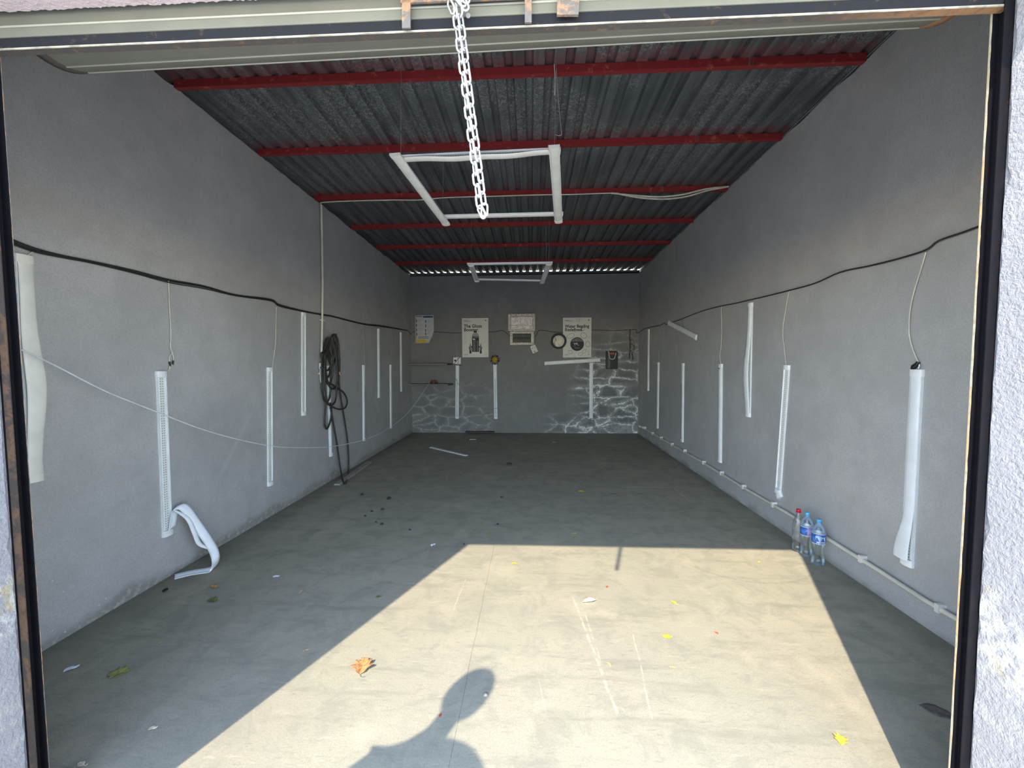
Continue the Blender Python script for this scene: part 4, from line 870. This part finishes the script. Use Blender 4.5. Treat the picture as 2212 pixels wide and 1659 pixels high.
for k in range(5): MB().lathe([(0.0, 0.006), (0.006, 0.004), (0.008, 0.0)], (lx + lw_ * (0.1 + 0.2 * k), -0.085, lz + lh_ - 0.026), 8, 'y').build('rivet', M['rail'], lid)
# socket hanging crooked by the fuse box, with its flex
p = Bw(1153.5, 754, 0.0); mw = Matrix.Translation((p.x, YB - 0.001, p.z)) @ Matrix.Rotation(-0.42, 4, 'Y'); so = empty('wall_socket', mw=mw); tag(so, 'crooked cream socket plate below the fuse box with grey flex', 'socket')
bpy.context.view_layer.update()
bevel(MB().box((-0.062, -0.035, -0.085), (0.062, 0, 0.085)).build('plate', M['paper'], so), 0.008); bevel(MB().box((-0.030, -0.045, -0.022), (0.030, -0.034, 0.045)).build('outlet', M['paper'], so), 0.004)
MB().box((-0.026, -0.0465, 0.014), (-0.016, -0.044, 0.030)).build('slot', M['dark'], so); MB().box((0.014, -0.0465, 0.014), (0.024, -0.044, 0.030)).build('slot', M['dark'], so); MB().box((-0.028, -0.047, -0.070), (0.006, -0.034, -0.040)).build('plug', M['wood'], so)
fp = [Bw(px, py, o_) for px, py, o_ in ((1149, 764, .03), (1143, 780, .03), (1134, 805, .03), (1122, 832, .035), (1108, 855, .04), (1092, 872, .045), (1072, 882, .05), (1052, 884, .05), (1030, 875, .045), (1010, 858, .04), (995, 838, .05), (983, 815, .06), (973, 788, .1))]
o = MB().tube(cat(fp, 5), 0.0048, 6).build('flex', M['leadg'], so); o.matrix_parent_inverse = so.matrix_world.inverted()
# round black-rimmed dial overlapping the poster
p = Bw(1206.5, 737); ck = empty('wall_clock', (p.x, YB - 0.018, p.z)); tag(ck, 'round black-rimmed dial with a stained cream face beside the right poster', 'clock')
R_ = 0.166
MB().lathe([(R_ - 0.042, -0.016), (R_, -0.016), (R_, 0.030), (R_ - 0.012, 0.040), (R_ - 0.038, 0.034), (R_ - 0.042, 0.012)], (0, 0, 0), 40, 'y').build('rim', M['black'], ck)
MB().lathe([(0.0, 0.0), (R_ - 0.040, 0.0), (R_ - 0.040, 0.013), (0.0, 0.016)], (0, 0, 0), 40, 'y').build('face', M['face'], ck)
for pts_, wd in (([(-0.07, .08), (-.06, .02), (-.085, -.04), (-.075, -.09)], 0.010), ([(-.012, .06), (.002, .01), (-.004, -.04), (.02, -.09)], 0.0035), ([(-.05, .05), (-.035, .0), (-.03, -.05)], 0.005)):
    rows = [[(p_.x - wd, -0.0168, p_.z), (p_.x + wd, -0.0168, p_.z)] for p_ in cat([(x, 0, z) for x, z in pts_], 5)]; solid(MB().strip(rows).build('stain', M['stain'], ck), 0.0005, 0)
# jewelled flower ornament
p = Bw(1069, 777, 0.045); fo = empty('flower_ornament', (p.x, p.y, p.z)); tag(fo, 'jewelled flower ornament, yellow centre and dark gem petals, on the back wall', 'ornament')
MB().lathe([(0.0, 0.045), (0.03, 0.042), (0.056, 0.028), (0.066, 0.0), (0.05, -0.012), (0.0, -0.014)], (0, 0, 0), 20, 'y').build('centre', M['gemy'], fo)
for k in range(10):
    a = 2 * pi * k / 10 + 0.3; c = (0.083 * math.cos(a), 0, 0.092 * math.sin(a)); m_ = ('gemr', 'gemp', 'gemg', 'gemr', 'gemp')[k % 5]
    o = MB().lathe([(0.0, 0.024), (0.012, 0.020), (0.020, 0.008), (0.021, -0.004), (0.010, -0.014), (0.0, -0.016)], c, 12, 'y').build('petal_gem', M[m_], fo)
    if k % 2 == 0: MB().lathe([(0.0, 0.031), (0.006, 0.029), (0.0085, 0.023), (0.006, 0.018)], (c[0] * 1.02, 0, c[2] * 1.02), 10, 'y').build('petal_glint', M['glintw'], fo)  # white beads stand in for highlights on the petals
o = MB().bar((-0.03, 0.02, -0.08), (-0.085, 0.02, -0.25), 0.008, 0.004, (0, 1, 0)).build('stalk', M['leadg'], fo)
MB().box((-0.012, 0.0, -0.02), (0.012, 0.018, 0.02)).build('wall_peg', M['dark'], fo)
# switch plate with a dark stick across it
p = Bw(987.7, 779); sw = empty('switch_plate', (p.x, YB - 0.001, p.z)); tag(sw, 'white square switch plate with a dark stick across it', 'switch')
bevel(MB().box((-0.078, -0.038, -0.072), (0.078, 0, 0.072)).build('plate', M['white'], sw), 0.005); bevel(MB().box((-0.056, -0.046, -0.018), (-0.018, -0.037, 0.022)).build('rocker', M['black'], sw), 0.003)
MB().box((0.006, -0.040, -0.06), (0.042, -0.0375, 0.06)).build('strip', M['lead'], sw); MB().bar((-0.072, -0.052, -0.082), (0.070, -0.052, 0.078), 0.010, 0.010, (0, 1, 0)).build('stick', M['shelf'], sw); MB().bar((-0.04, -0.05, -0.088), (0.105, -0.05, -0.110), 0.012, 0.010, (0, 1, 0)).build('stick', M['shelf'], sw)
# shelves in the left corner
def shelf(lpx, rpx, py, label, yfr):
    a, b = at_y(lpx, py, yfr), at_y(rpx, py, yfr); z = a.z; x0_, x1_ = max(a.x, XL + 0.002), b.x
    r = empty('shelf', ((x0_ + x1_) / 2, YB, z)); tag(r, label, 'shelf', 'corner shelves'); inv = Matrix.Translation(-r.location)
    o = MB().prism([(x0_, yfr), (x1_ - 0.06, yfr), (x1_, yfr + 0.09), (x1_, YB - 0.001), (x0_, YB - 0.001)], z - 0.014, z + 0.014, 'xy').build('board', M['shelf'], r); o.matrix_parent_inverse = inv
    o = MB().box((x0_, yfr - 0.003, z - 0.010), (x1_ - 0.06, yfr, z + 0.008)).build('edge_strip', M['shelfe'], r); o.matrix_parent_inverse = inv
    return z
shelf(877, 972, 787, 'upper dark wooden shelf in the back left corner', 8.52)
zz = shelf(877, 974, 831, 'lower dark wooden shelf in the back left corner', 8.52)
p = at_y(936, 826, 8.56); cr = empty('toy_block', (p.x, 8.60, zz + 0.0145)); tag(cr, 'small reddish brown object on the lower corner shelf', 'ornament')
MB().prism([(-0.075, 0), (0.075, 0), (0.085, 0.03), (0.06, 0.045), (0.045, 0.078), (-0.05, 0.078), (-0.062, 0.045), (-0.085, 0.03)], -0.035, 0.035, 'xz').build('body', M['redbr'], cr)
for sx in (-0.045, 0.045): MB().lathe([(0.0, -0.006), (0.018, -0.006), (0.018, 0.006), (0.0, 0.006)], (sx, -0.037, 0.018), 14, 'y').build('wheel', M['dark'], cr)
# black carrier bag on the back wall
a, b = Bw(1308.5, 758), Bw(1333, 797); bg_ = empty('carrier_bag', ((a.x + b.x) / 2, YB - 0.001, b.z)); tag(bg_, 'black card bag with pale rope handle and orange tag on the back wall', 'bag'); w2 = (b.x - a.x) / 2; hb = a.z - b.z
mb = MB(); mb.box((-w2, -0.07, 0), (w2, -0.062, hb * 0.80)); mb.box((-w2, -0.010, 0), (w2, 0, hb)); mb.box((-w2, -0.062, 0), (-w2 + 0.006, -0.01, hb * 0.92)); mb.box((w2 - 0.006, -0.062, 0), (w2, -0.01, hb * 0.92)); mb.box((-w2, -0.07, 0), (w2, 0, 0.006)); mb.build('bag_body', M['bag'], bg_)
MB().prism([(-w2 + 0.03, 0.02), (-w2 + 0.075, 0.0), (-w2 + 0.09, hb * 0.35), (-w2 + 0.055, hb * 0.78), (-w2 + 0.035, hb * 0.78)], -0.0712, -0.070, 'xz').build('side_gusset', M['grey'], bg_)
MB().tube(cat([(-w2 + 0.045, -0.076, hb * 0.98), (-w2 + 0.055, -0.078, hb * 0.78), (-0.045, -0.08, hb * 0.58), (0.0, -0.08, hb * 0.535), (0.045, -0.08, hb * 0.58), (w2 - 0.055, -0.078, hb * 0.74), (w2 - 0.04, -0.076, hb * 0.90)], 5), 0.0075, 7).build('rope_handle', M['rope'], bg_)
MB().box((-0.055, -0.062, hb * 0.74), (0.055, -0.012, hb * 0.90)).build('tag', M['orange'], bg_)
# dark flex with plugs hanging in the right corner
p0 = Bw(1361, 712, 0.014); hw = empty('hanging_flex', p0); tag(hw, 'tangle of dark flex with plugs hanging in the back right corner', 'cable'); hwi = Matrix.Translation(-V(p0))
def hw_(pts, r_, n, m_): o = MB().tube(cat([Bw(px, py, o_) for px, py, o_ in pts], 5), r_, 7).build(n, M[m_], hw); o.matrix_parent_inverse = hwi
hw_([(1361, 712, .016), (1360.5, 728, .018), (1361, 748, .02), (1360.5, 764, .02)], 0.009, 'flex', 'cable')
hw_([(1361, 736, .02), (1366, 733, .03), (1370, 740, .03), (1369, 752, .03), (1364, 759, .03), (1362, 748, .03), (1364, 738, .03)], 0.005, 'flex', 'redbr')
hw_([(1362, 742, .02), (1368, 746, .035), (1371, 754, .035), (1366, 761, .03), (1362, 754, .03)], 0.005, 'flex', 'cable')
hw_([(1360.5, 760, .02), (1360, 768, .025), (1360, 774.5, .025)], [0.012] * 11, 'plug', 'black'); hw_([(1365, 762, .03), (1366.5, 770, .03), (1367, 777, .03)], [0.010] * 11, 'plug', 'black'); hw_([(1362.5, 753, .035), (1362.5, 756, .035)], 0.011, 'tag', 'wood')

# ---------------------------------------------------------------- bottles by the right wall
def bottle(px, py, prof, mat, cap, label, hgt, lab=None, rib=None):
    p = Fl(px, py); sc = hgt / prof[-1][1]; r = empty('water_bottle', (p.x, p.y, 0.0)); tag(r, label, 'bottle', 'plastic bottles by the right wall')
    pr = [(a * sc, b * sc) for a, b in prof]
    MB().lathe(pr, (0, 0, 0.001), 28).build('bottle_shell', M[mat], r)
    h = pr[-1][1]; MB().lathe([(0.0, h + 0.014), (0.0150, h + 0.014), (0.0160, h + 0.010), (0.0160, h - 0.008), (0.0, h - 0.008)], (0, 0, 0.001), 20).build('screw_cap', M[cap], r)
    MB().lathe([(0.0135, h - 0.011), (0.018, h - 0.011), (0.018, h - 0.008), (0.0135, h - 0.008)], (0, 0, 0.001), 20).build('neck_ring', M[cap], r)
    return r, sc
PR = [(0.0, 0.006), (0.028, 0.0), (0.040, 0.006), (0.044, 0.03), (0.043, 0.06), (0.037, 0.11), (0.036, 0.13), (0.039, 0.155), (0.044, 0.175), (0.0455, 0.18), (0.0455, 0.26), (0.043, 0.28), (0.034, 0.305), (0.020, 0.325), (0.0145, 0.333), (0.0135, 0.336), (0.0135, 0.352)]
PR2 = [(0.0, 0.006), (0.026, 0.0), (0.038, 0.006), (0.042, 0.03), (0.041, 0.055), (0.038, 0.07), (0.041, 0.085), (0.041, 0.15), (0.039, 0.158), (0.041, 0.166), (0.041, 0.22), (0.038, 0.25), (0.030, 0.285), (0.018, 0.315), (0.0135, 0.328), (0.0135, 0.352)]
r, sc = bottle(1766, 1220, PR, 'petb', 'capb', 'blue-capped bottle nearest the door with a bright blue label', 0.335)
MB().lathe([(0.0463 * sc, 0.182 * sc), (0.0463 * sc, 0.255 * sc)], (0, 0, 0.001), 32).build('label', M['lblb'], r)
mb = MB(); rows = []
for i in range(13): a = -2.6 + 1.5 * i / 12; rr = 0.0470 * sc; rows.append([(rr * math.cos(a), rr * math.sin(a), 0.215 * sc + 0.018 * sc * math.sin(i * 0.9)), (rr * math.cos(a), rr * math.sin(a), 0.245 * sc + 0.006 * math.sin(i * 0.5))])
solid(mb.strip(rows).build('mountain_print', M['lbll'], r), 0.0004, 0)
me = text_mesh('PETTO', 0.020, M['lblw'], bold=0.0008, ext=0.0)
xc = max(v_.co.x for v_ in me.vertices) / 2
for v_ in me.vertices:
    a = -1.75 + (v_.co.x - xc) / 0.046; rr = 0.0474 * sc; v_.co = V((rr * math.cos(a), rr * math.sin(a), 0.188 * sc + v_.co.z))
link_mesh('lettering', me, r)
for zz_ in (0.180, 0.257): MB().lathe([(0.0466 * sc, zz_ * sc), (0.0466 * sc, zz_ * sc + 0.003)], (0, 0, 0.001), 32).build('label_band', M['lblw'], r)
r, sc = bottle(1741, 1201, PR, 'petb', 'capb', 'blue-capped middle bottle with a violet and blue label', 0.335)
MB().lathe([(0.0463 * sc, 0.185 * sc), (0.0463 * sc, 0.250 * sc)], (0, 0, 0.001), 32).build('label', M['lblb'], r); rows = []
for i in range(8): a = -2.1 + 0.8 * i / 7; rr = 0.0470 * sc; rows.append([(rr * math.cos(a), rr * math.sin(a), 0.187 * sc), (rr * math.cos(a), rr * math.sin(a), 0.248 * sc)])
solid(MB().strip(rows).build('label_panel', M['lblv'], r), 0.0004, 0)
for zz_ in (0.182, 0.251): MB().lathe([(0.0466 * sc, zz_ * sc), (0.0466 * sc, zz_ * sc + 0.003)], (0, 0, 0.001), 32).build('label_band', M['lblw'], r)
bottle(1722, 1190, PR2, 'pet', 'capr', 'red-capped clear bottle without a label, farthest from the door', 0.33)

# ---------------------------------------------------------------- things lying on the floor
p, q = Fl(930, 966, 0.012), Fl(1008, 984, 0.012)
thing_mesh(MB().bar(p, q, 0.055, 0.012), 'diffuser_strip', M['diff'], 'loose white diffuser strip lying on the floor near the back', 'strip')
p, q = Fl(728, 1047, 0.012), Fl(798, 998, 0.012)
thing_mesh(MB().bar(p, q, 0.07, 0.02), 'timber_batten', M['wood'], 'grey timber length lying at the foot of the left wall under the hose', 'plank')
p, q = Fl(1002, 937, 0.03), Fl(1066, 937, 0.03); p.y = q.y = YB - 0.08
thing_mesh(MB().bar(p, q, 0.11, 0.03), 'dark_board', M['shelf'], 'dark board lying flat against the foot of the back wall', 'board')
def leaf(px, py, spx, mat, label, rot=None, shape='oval', stem=True, lift=0.25, seed=None):
    p = Fl(px, py); L_ = spx * p.y / FPX; rn = random.Random(seed or int(px * 7 + py)); rot = rn.uniform(0, 6.28) if rot is None else rot
    r = empty('fallen_leaf', mw=Matrix.Translation((p.x, p.y, 0.0)) @ Matrix.Rotation(rot, 4, 'Z')); tag(r, label, 'leaf', 'leaves fallen on the floor')
    n = 14; rows = []
    for i in range(n + 1):
        t = i / n; y = (t - 0.5) * L_
        if shape == 'oval': wd = 0.30 * L_ * math.sin(pi * min(1, t * 1.02)) ** 0.8
        elif shape == 'lobed': wd = 0.50 * L_ * math.sin(pi * t) ** 0.55 * (0.78 + 0.22 * math.cos(t * 19)) * (1.15 - 0.35 * t)
        else: wd = 0.20 * L_ * math.sin(pi * t) ** 0.9
        wd = max(wd, 0.004 * L_) * (1 + rn.uniform(-.12, .12)); zc = L_ * lift * (0.25 + 0.9 * (t - 0.45) ** 2)
        row = []
        for j in range(5):
            u = (j - 2) / 2; row.append((u * wd, y + rn.uniform(-.02, .02) * L_, 0.0025 + zc * 0.35 + abs(u) ** 1.5 * wd * lift * 1.5 + rn.uniform(0, .04) * L_ * lift))
        rows.append(row)
    mz = min(v_[2] for row in rows for v_ in row) - 0.0015
    rows = [[(a, b, c - mz) for a, b, c in row] for row in rows]
    solid(MB().strip(rows).build('blade', M[mat], r), 0.0007, 0)
    rib = [rows[i][2] for i in range(n + 1)]; MB().tube([(a, b, c + 0.0008) for a, b, c in rib], max(0.0008, 0.008 * L_), 5).build('midrib', M['leafy'] if mat == 'leafb' else M[mat], r)
    if stem:
        a, b, c = rib[0]; MB().tube(cat([(a, b, c), (a + .10 * L_, b - .14 * L_, max(.0015, c * .6)), (a + .26 * L_, b - .12 * L_, .0018)], 4), max(0.0009, 0.011 * L_), 5).build('stem', M['leafd'] if mat == 'leafb' else M[mat], r)
    return r
leaf(784, 1440, 50, 'leafb', 'large crumpled brown and yellow leaf in the sunlit patch', 0.15, 'lobed', lift=0.30)
leaf(255, 1455, 42, 'leafg', 'large olive leaf in the shade near the left door guide', 1.9, 'lobed', lift=0.12)
leaf(458, 1298, 24, 'leafgr', 'green leaf in the shade below the peeled diffuser', 1.2, 'lobed', lift=0.25)
leaf(461, 1268, 24, 'leafb', 'brown leaf in the shade just below the peeled diffuser strip', 1.2, 'oval')
leaf(650, 1279, 13, 'leaft', 'small tan leaf in the shade near the white petal'); leaf(817, 1290, 13, 'leafgr', 'small green leaf in the shade close to the sun patch edge')
leaf(660, 1406, 12, 'leaft', 'small tan leaf just outside the slanting sun edge'); leaf(343, 1391, 10, 'leaft', 'tiny brown leaf alone on the shaded floor at the left')
leaf(175, 1652, 22, 'leafp', 'pale leaf at the bottom left beside the door guide', 1.3)
leaf(1273, 1300, 34, 'leafp', 'pale dry curled leaf in the sun, middle of the patch', 1.9, 'thin', lift=0.5)
leaf(1455, 1302, 15, 'leafy', 'narrow yellow leaf in the sun, upper right', 0.6); leaf(1440, 1376, 19, 'leafy', 'bright round yellow leaf alone in the sun', 1.4, 'lobed', lift=0.15)
leaf(1317, 1437, 13, 'leaft', 'small tan leaf in the sun left of the tan pair'); leaf(1452, 1442, 12, 'leaft', 'small tan leaf in the sun below the round yellow leaf')
leaf(1816, 1600, 28, 'leafy', 'yellow leaf in the sun at the lower right', 2.6, 'lobed', lift=0.3); leaf(2025, 1537, 58, 'leafd', 'large dark flattened leaf in the shade by the right guide', 1.05, 'oval', lift=0.05)
leaf(1548, 1368, 9, 'leafr', 'tiny red leaf in the sun at the right'); leaf(951, 1546, 10, 'leafr', 'tiny red leaf beside the shadow of the head')
leaf(1255, 1062, 13, 'leafy', 'small yellow leaf in the shade, midway to the back wall', 1.5); leaf(1349, 1057, 9, 'leafg', 'small olive leaf at the corner of the pale floor patch')
leaf(1056, 1152, 11, 'leafg', 'small olive leaf in the shade just beyond the sun patch'); leaf(1240, 1153, 12, 'leaft', 'small tan leaf in the shade beyond the sun edge', 1.5)
leaf(1319, 1161, 8, 'leafg', 'tiny olive leaf right at the far sun edge'); leaf(1110, 1218, 12, 'leafy', 'faint yellow leaf in the sun near the far edge', 1.4)
leaf(1640, 1215, 9, 'leafy', 'tiny yellow leaf in the sun near the bottles'); leaf(1311, 1268, 8, 'leafr', 'tiny reddish leaf in the sun above the pale dry leaf')
def blob(px, py, spx, mat, name, label, catg, flatn=0.5, grp=None):
    p = Fl(px, py); s_ = spx * p.y / FPX / 2; rn = random.Random(int(px + py)); prof = [(0.0, 0.0), (0.8, 0.02), (1.0, 0.3), (0.75, 0.75), (0.0, 1.0)]
    mb = MB(); n = 8; mb.lathe([(a * s_, b * s_ * 2 * flatn) for a, b in prof], (0, 0, 0), n); mb.v = [(x * rn.uniform(.7, 1.2), y * rn.uniform(.6, 1.1), z * rn.uniform(.85, 1.1)) for x, y, z in mb.v]
    o = mb.build(name, M[mat]); o.location = (p.x, p.y, 0.0005); o.rotation_euler = (0, 0, rn.uniform(0, 3)); return tag(o, label, catg, grp)
blob(1049, 1502, 11, 'stone', 'pebble', 'brown pebble lying within the shadow of the head', 'stone')
for px, py, s_, lab in ((840, 1078, 11, 'largest dark crumb of the scatter on the shaded floor, pointed'), (782, 1069, 8, 'dark crumb farthest from the door in the scatter at the left'), (826, 1101, 9, 'dark crumb in the middle of the scatter, below the pointed one'), (803, 1105, 7, 'dark crumb left of the middle of the scatter'), (789, 1115, 6, 'dark crumb at the left edge of the scatter'),
        (825, 1133, 9, 'dark crumb at the near edge of the scatter'), (885, 1145, 6, 'dark crumb apart from the scatter on its right'), (812, 1128, 5, 'tiny dark crumb beside the nearest one of the scatter'), (1002, 1176, 5, 'tiny dark crumb at the far left tip of the sun patch'), (1083, 1075, 6, 'dark crumb beside the floor joint, farther from the door'), (1075, 1133, 6, 'dark crumb beside the floor joint, nearer the door'), (1100, 1004, 12, 'dark flat crumb near the back, right of the white strip')):
    blob(px, py, s_, 'crumbm', 'dark_crumb', lab, 'debris', 0.45, 'dark crumbs on the shaded floor')
o = MB().tube([Fl(352, 1277, 0.008), Fl(356, 1274, 0.010), Fl(362, 1272, 0.008)], [0.007, 0.009, 0.007], 8).build('rubber_plug', M['black']); tag(o, 'small black rubber plug on the floor near the left wall', 'debris')
def scrap(px, py, spx, label, elong=1.0, rot=0.4, mat='scrap'):
    p = Fl(px, py); s_ = spx * p.y / FPX / 2; rn = random.Random(int(px * 3 + py)); rows = []
    for i in range(5):
        t = i / 4; rows.append([((t - .5) * 2 * s_ * elong, (u - .5) * s_ * (1 + .3 * math.sin(5 * t)), 0.0015 + s_ * 0.25 * abs(math.sin(4 * t + u * 3)) ) for u in (0, .35, .7, 1)])
    o = solid(MB().strip(rows, False).build('paper_scrap', M[mat]), 0.0006, 0); o.location = (p.x, p.y, 0.001); o.rotation_euler = (0, 0, rot); return tag(o, label, 'litter', 'scraps on the floor')
scrap(597, 1246, 11, 'white petal-like scrap in the shade left of the sun patch', 1.2, 0.3); scrap(155, 1445, 20, 'thin white strip of paper near the left door guide', 1.3, 0.75); scrap(935, 1178, 12, 'crumpled white scrap near the far left tip of the sun patch', 1.0, 0.9)
scrap(331, 1574, 14, 'faint pale scrap in the shade at the lower left', 1.2, 0.3, 'leafp'); scrap(1022, 950, 10, 'small pale scrap near the foot of the back wall', 1.5, 0.2); scrap(1197, 956, 7, 'tiny pale scrap on the floor before the back wall, right of centre', 1.2, 0.2)

# ---------------------------------------------------------------- the photographer, standing just outside to the left of the lens
def skin_obj(name, verts, edges, radii, mat, parent, root=0, sub=2, inv=None):
    me = bpy.data.meshes.new(name); me.from_pydata([tuple(v_) for v_ in verts], edges, []); me.materials.append(mat)
    o = bpy.data.objects.new(name, me); COL.objects.link(o); o.parent = parent
    if inv is not None: o.matrix_parent_inverse = inv
    m = o.modifiers.new('skin', 'SKIN'); m.use_smooth_shade = True
    for i, r_ in enumerate(radii):
        sv = me.skin_vertices[0].data[i]; sv.radius = r_ if isinstance(r_, tuple) else (r_, r_); sv.use_root = (i == root)
    sb = o.modifiers.new('sub', 'SUBSURF'); sb.levels = sub; sb.render_levels = sub
    return o
PX, PY = -0.955, 0.30
per = empty('person', (PX, PY, 0)); tag(per, 'person in dark T-shirt and jeans holding a phone out at arm length', 'person'); pinv = Matrix.Translation((-PX, -PY, 0))
def B(x, y, z): return V((PX + x, PY + y, z))
HANDR = V((0.0, -0.072, 1.508)); EL = B(0.44, -0.30, 1.10); SR = B(0.185, -0.03, 1.305); SLf = B(-0.165, -0.03, 1.23); EL2 = B(-0.25, 0.0, 1.05); HL = B(-0.25, 0.12, 0.88)
verts = [B(0, 0, 0.94), B(0, 0.0, 1.10), B(0, 0.0, 1.16), B(-0.01, -0.01, 1.255), B(0.005, 0.0, 1.38), B(0.02, 0.02, 1.52),
         B(-0.09, 0, 0.90), B(-0.10, 0.02, 0.50), B(-0.11, 0.0, 0.09), B(0.09, 0, 0.90), B(0.11, 0.02, 0.50), B(0.13, 0.0, 0.09),
         SLf, EL2, HL, SR, EL, HANDR + V((-0.10, -0.02, -0.05))]
edges = [(0,1),(1,2),(2,3),(3,4),(4,5),(0,6),(6,7),(7,8),(0,9),(9,10),(10,11),(3,12),(12,13),(13,14),(3,15),(15,16),(16,17)]
rad = [.115,.105,.115,.085,.050,.054,.085,.062,.042,.085,.062,.042,.058,.045,.032,.060,.045,.030]
# hands: palm and five fingers each
def add_hand(wi_, palm_dir, side_dir, nrm, base):
    palm_dir, side_dir, nrm = V(palm_dir).normalized(), V(side_dir).normalized(), V(nrm).normalized()
    k = len(verts); pc = base + palm_dir * 0.05; verts.append(pc); rad.append((.034, .016)); edges.append((wi_, k))
    for j, (off, ln, fr) in enumerate(((-0.030, 0.062, .0085), (-0.010, 0.072, .009), (0.010, 0.068, .009), (0.029, 0.052, .008))):
        b0_ = pc + palm_dir * 0.035 + side_dir * off; p1 = b0_ + palm_dir * ln * .45 + nrm * ln * .12; p2 = p1 + palm_dir * ln * .28 + nrm * ln * .30; p3 = p2 + palm_dir * ln * .10 + nrm * ln * .30; i0 = len(verts)
        for q_, r__ in ((b0_, .0105), (p1, fr), (p2, fr * .95), (p3, fr * .85)): verts.append(q_); rad.append(r__)
        edges.extend([(k, i0), (i0, i0 + 1), (i0 + 1, i0 + 2), (i0 + 2, i0 + 3)])
    t1 = pc - side_dir * 0.040 - palm_dir * 0.012; t2 = t1 - side_dir * 0.018 + palm_dir * 0.032 + nrm * 0.012; t3 = t2 + palm_dir * 0.022 + nrm * 0.012; i0 = len(verts)
    for q_, r__ in ((t1, .012), (t2, .0105), (t3, .009)): verts.append(q_); rad.append(r__)
    edges.extend([(k, i0), (i0, i0 + 1), (i0 + 1, i0 + 2)])
add_hand(14, (0, 0.15, -1), (0.2, 1, 0.1), (1, 0, 0), HL); add_hand(17, (1, 0.1, 0.35), (0, -0.2, 1), (0.3, 0.9, 0.2), HANDR + V((-0.10, -0.02, -0.05)))
body = skin_obj('body', verts, edges, rad, M['skin'], per, 0, 2, pinv)
hc = B(0.035, 0.03, 1.61)
def head_mesh():
    mb = MB(); rows = []; n = 24; m_ = 16
    for i in range(m_ + 1):
        f_ = pi * i / m_; row = []
        for j in range(n):
            a = 2 * pi * j / n; x = 0.076 * math.sin(f_) * math.cos(a); y = 0.096 * math.sin(f_) * math.sin(a); z = 0.118 * math.cos(f_)
            if z < 0: x *= 1 - 0.28 * (-z / 0.118); y = y * (1 - 0.15 * (-z / 0.118)) + (0.014 if y > 0 else 0)
            fr_ = max(0, math.sin(a)) ** 6
            if abs(math.cos(a)) < 0.28 and math.sin(a) > 0: 
                y += 0.022 * math.exp(-((z + 0.022) / 0.016) ** 2) * (1 - abs(math.cos(a)) / 0.28); y += 0.006 * math.exp(-((z + 0.062) / 0.010) ** 2)
            if math.sin(a) > 0.5 and 0.25 < abs(math.cos(a)) < 0.7: y -= 0.008 * math.exp(-((z - 0.005) / 0.014) ** 2)
            row.append((x, y, z))
        rows.append(row)
    return mb.strip(rows, True, True)
hm = head_mesh().build('head', M['skin'], per); hm.matrix_parent_inverse = pinv; hm.location = hc; hm.rotation_euler = (0.12, 0.12, -0.55)
for sx in (-1, 1):
    e_ = MB().lathe([(0, .010), (.007, .007), (.0095, 0), (.007, -.007), (0, -.010)], (sx * 0.030, 0.083, 0.006), 12).build('eye', M['hawhite'], hm)
    MB().lathe([(0, .005), (.004, .003), (.004, -.003), (0, -.005)], (sx * 0.030, 0.0905, 0.006), 10).build('pupil', M['dark'], hm)
    MB().lathe([(0, .030), (.010, .022), (.013, 0.004), (.008, -.020), (0, -.026)], (sx * 0.076, -0.004, -0.010), 10).build('ear', M['skin'], hm)
MB().box((-0.022, 0.088, -0.066), (0.022, 0.0945, -0.060)).build('mouth', M['capr'], hm)
rows = []
for i in range(11):
    f_ = 0.5 * pi * 1.18 * i / 10; row = []
    for j in range(24):
        a = 2 * pi * j / 24; k_ = 1.0 if math.sin(a) < 0.35 else 0.80; ff = f_ * k_; row.append((0.088 * math.sin(ff) * math.cos(a), 0.106 * math.sin(ff) * math.sin(a) - 0.006, 0.135 * math.cos(ff) - 0.004 + 0.003 * math.sin(9 * a + i)))
    rows.append(row)
solid(MB().strip(rows, True, True).build('hair', M['hair'], hm), 0.008, 1)
sv_ = [verts[0] + V((0, 0, 0.0)), verts[0] + V((0, 0, 0.09)), verts[1] + V((0, 0, 0.02)), verts[2] + V((0, 0, 0.01)), verts[3], SLf, SLf.lerp(EL2, 0.62), SR, SR.lerp(EL, 0.62), verts[4] - V((0, 0, 0.05))]
skin_obj('t_shirt', sv_, [(0,1),(1,2),(2,3),(3,4),(4,5),(5,6),(4,7),(7,8),(4,9)], [.150,.148,.145,.148,.112,.068,.063,.070,.065,.056], M['shirt'], per, 1, 2, pinv)
jv = [verts[0], verts[6] - V((0, 0, 0.07)), verts[7], verts[8] + V((0, 0, 0.01)), verts[9] - V((0, 0, 0.07)), verts[10], verts[11] + V((0, 0, 0.01))]
jv[0] = verts[0] - V((0, 0, 0.03)); jv.append(verts[0] + V((0, 0, 0.07)))
skin_obj('jeans', jv, [(0,1),(1,2),(2,3),(0,4),(4,5),(5,6),(0,7)], [.105,.090,.074,.062,.090,.074,.062,.120], M['jean'], per, 0, 2, pinv)
for vx in (verts[8], verts[11]):
    skin_obj('shoe', [V((vx.x, vx.y - 0.06, 0.045)), V((vx.x, vx.y + 0.03, 0.05)), V((vx.x, vx.y + 0.13, 0.038)), V((vx.x, vx.y + 0.19, 0.033))], [(0,1),(1,2),(2,3)], [.045, .048, .040, .030], M['shoe'], per, 0, 2, pinv)
ph = bevel(MB().box((-0.025, -0.016, HC - 0.045), (0.135, -0.006, HC + 0.030)).build('mobile_phone', M['black']), 0.004); tag(ph, 'black phone held sideways in the photographer outstretched hand', 'phone')
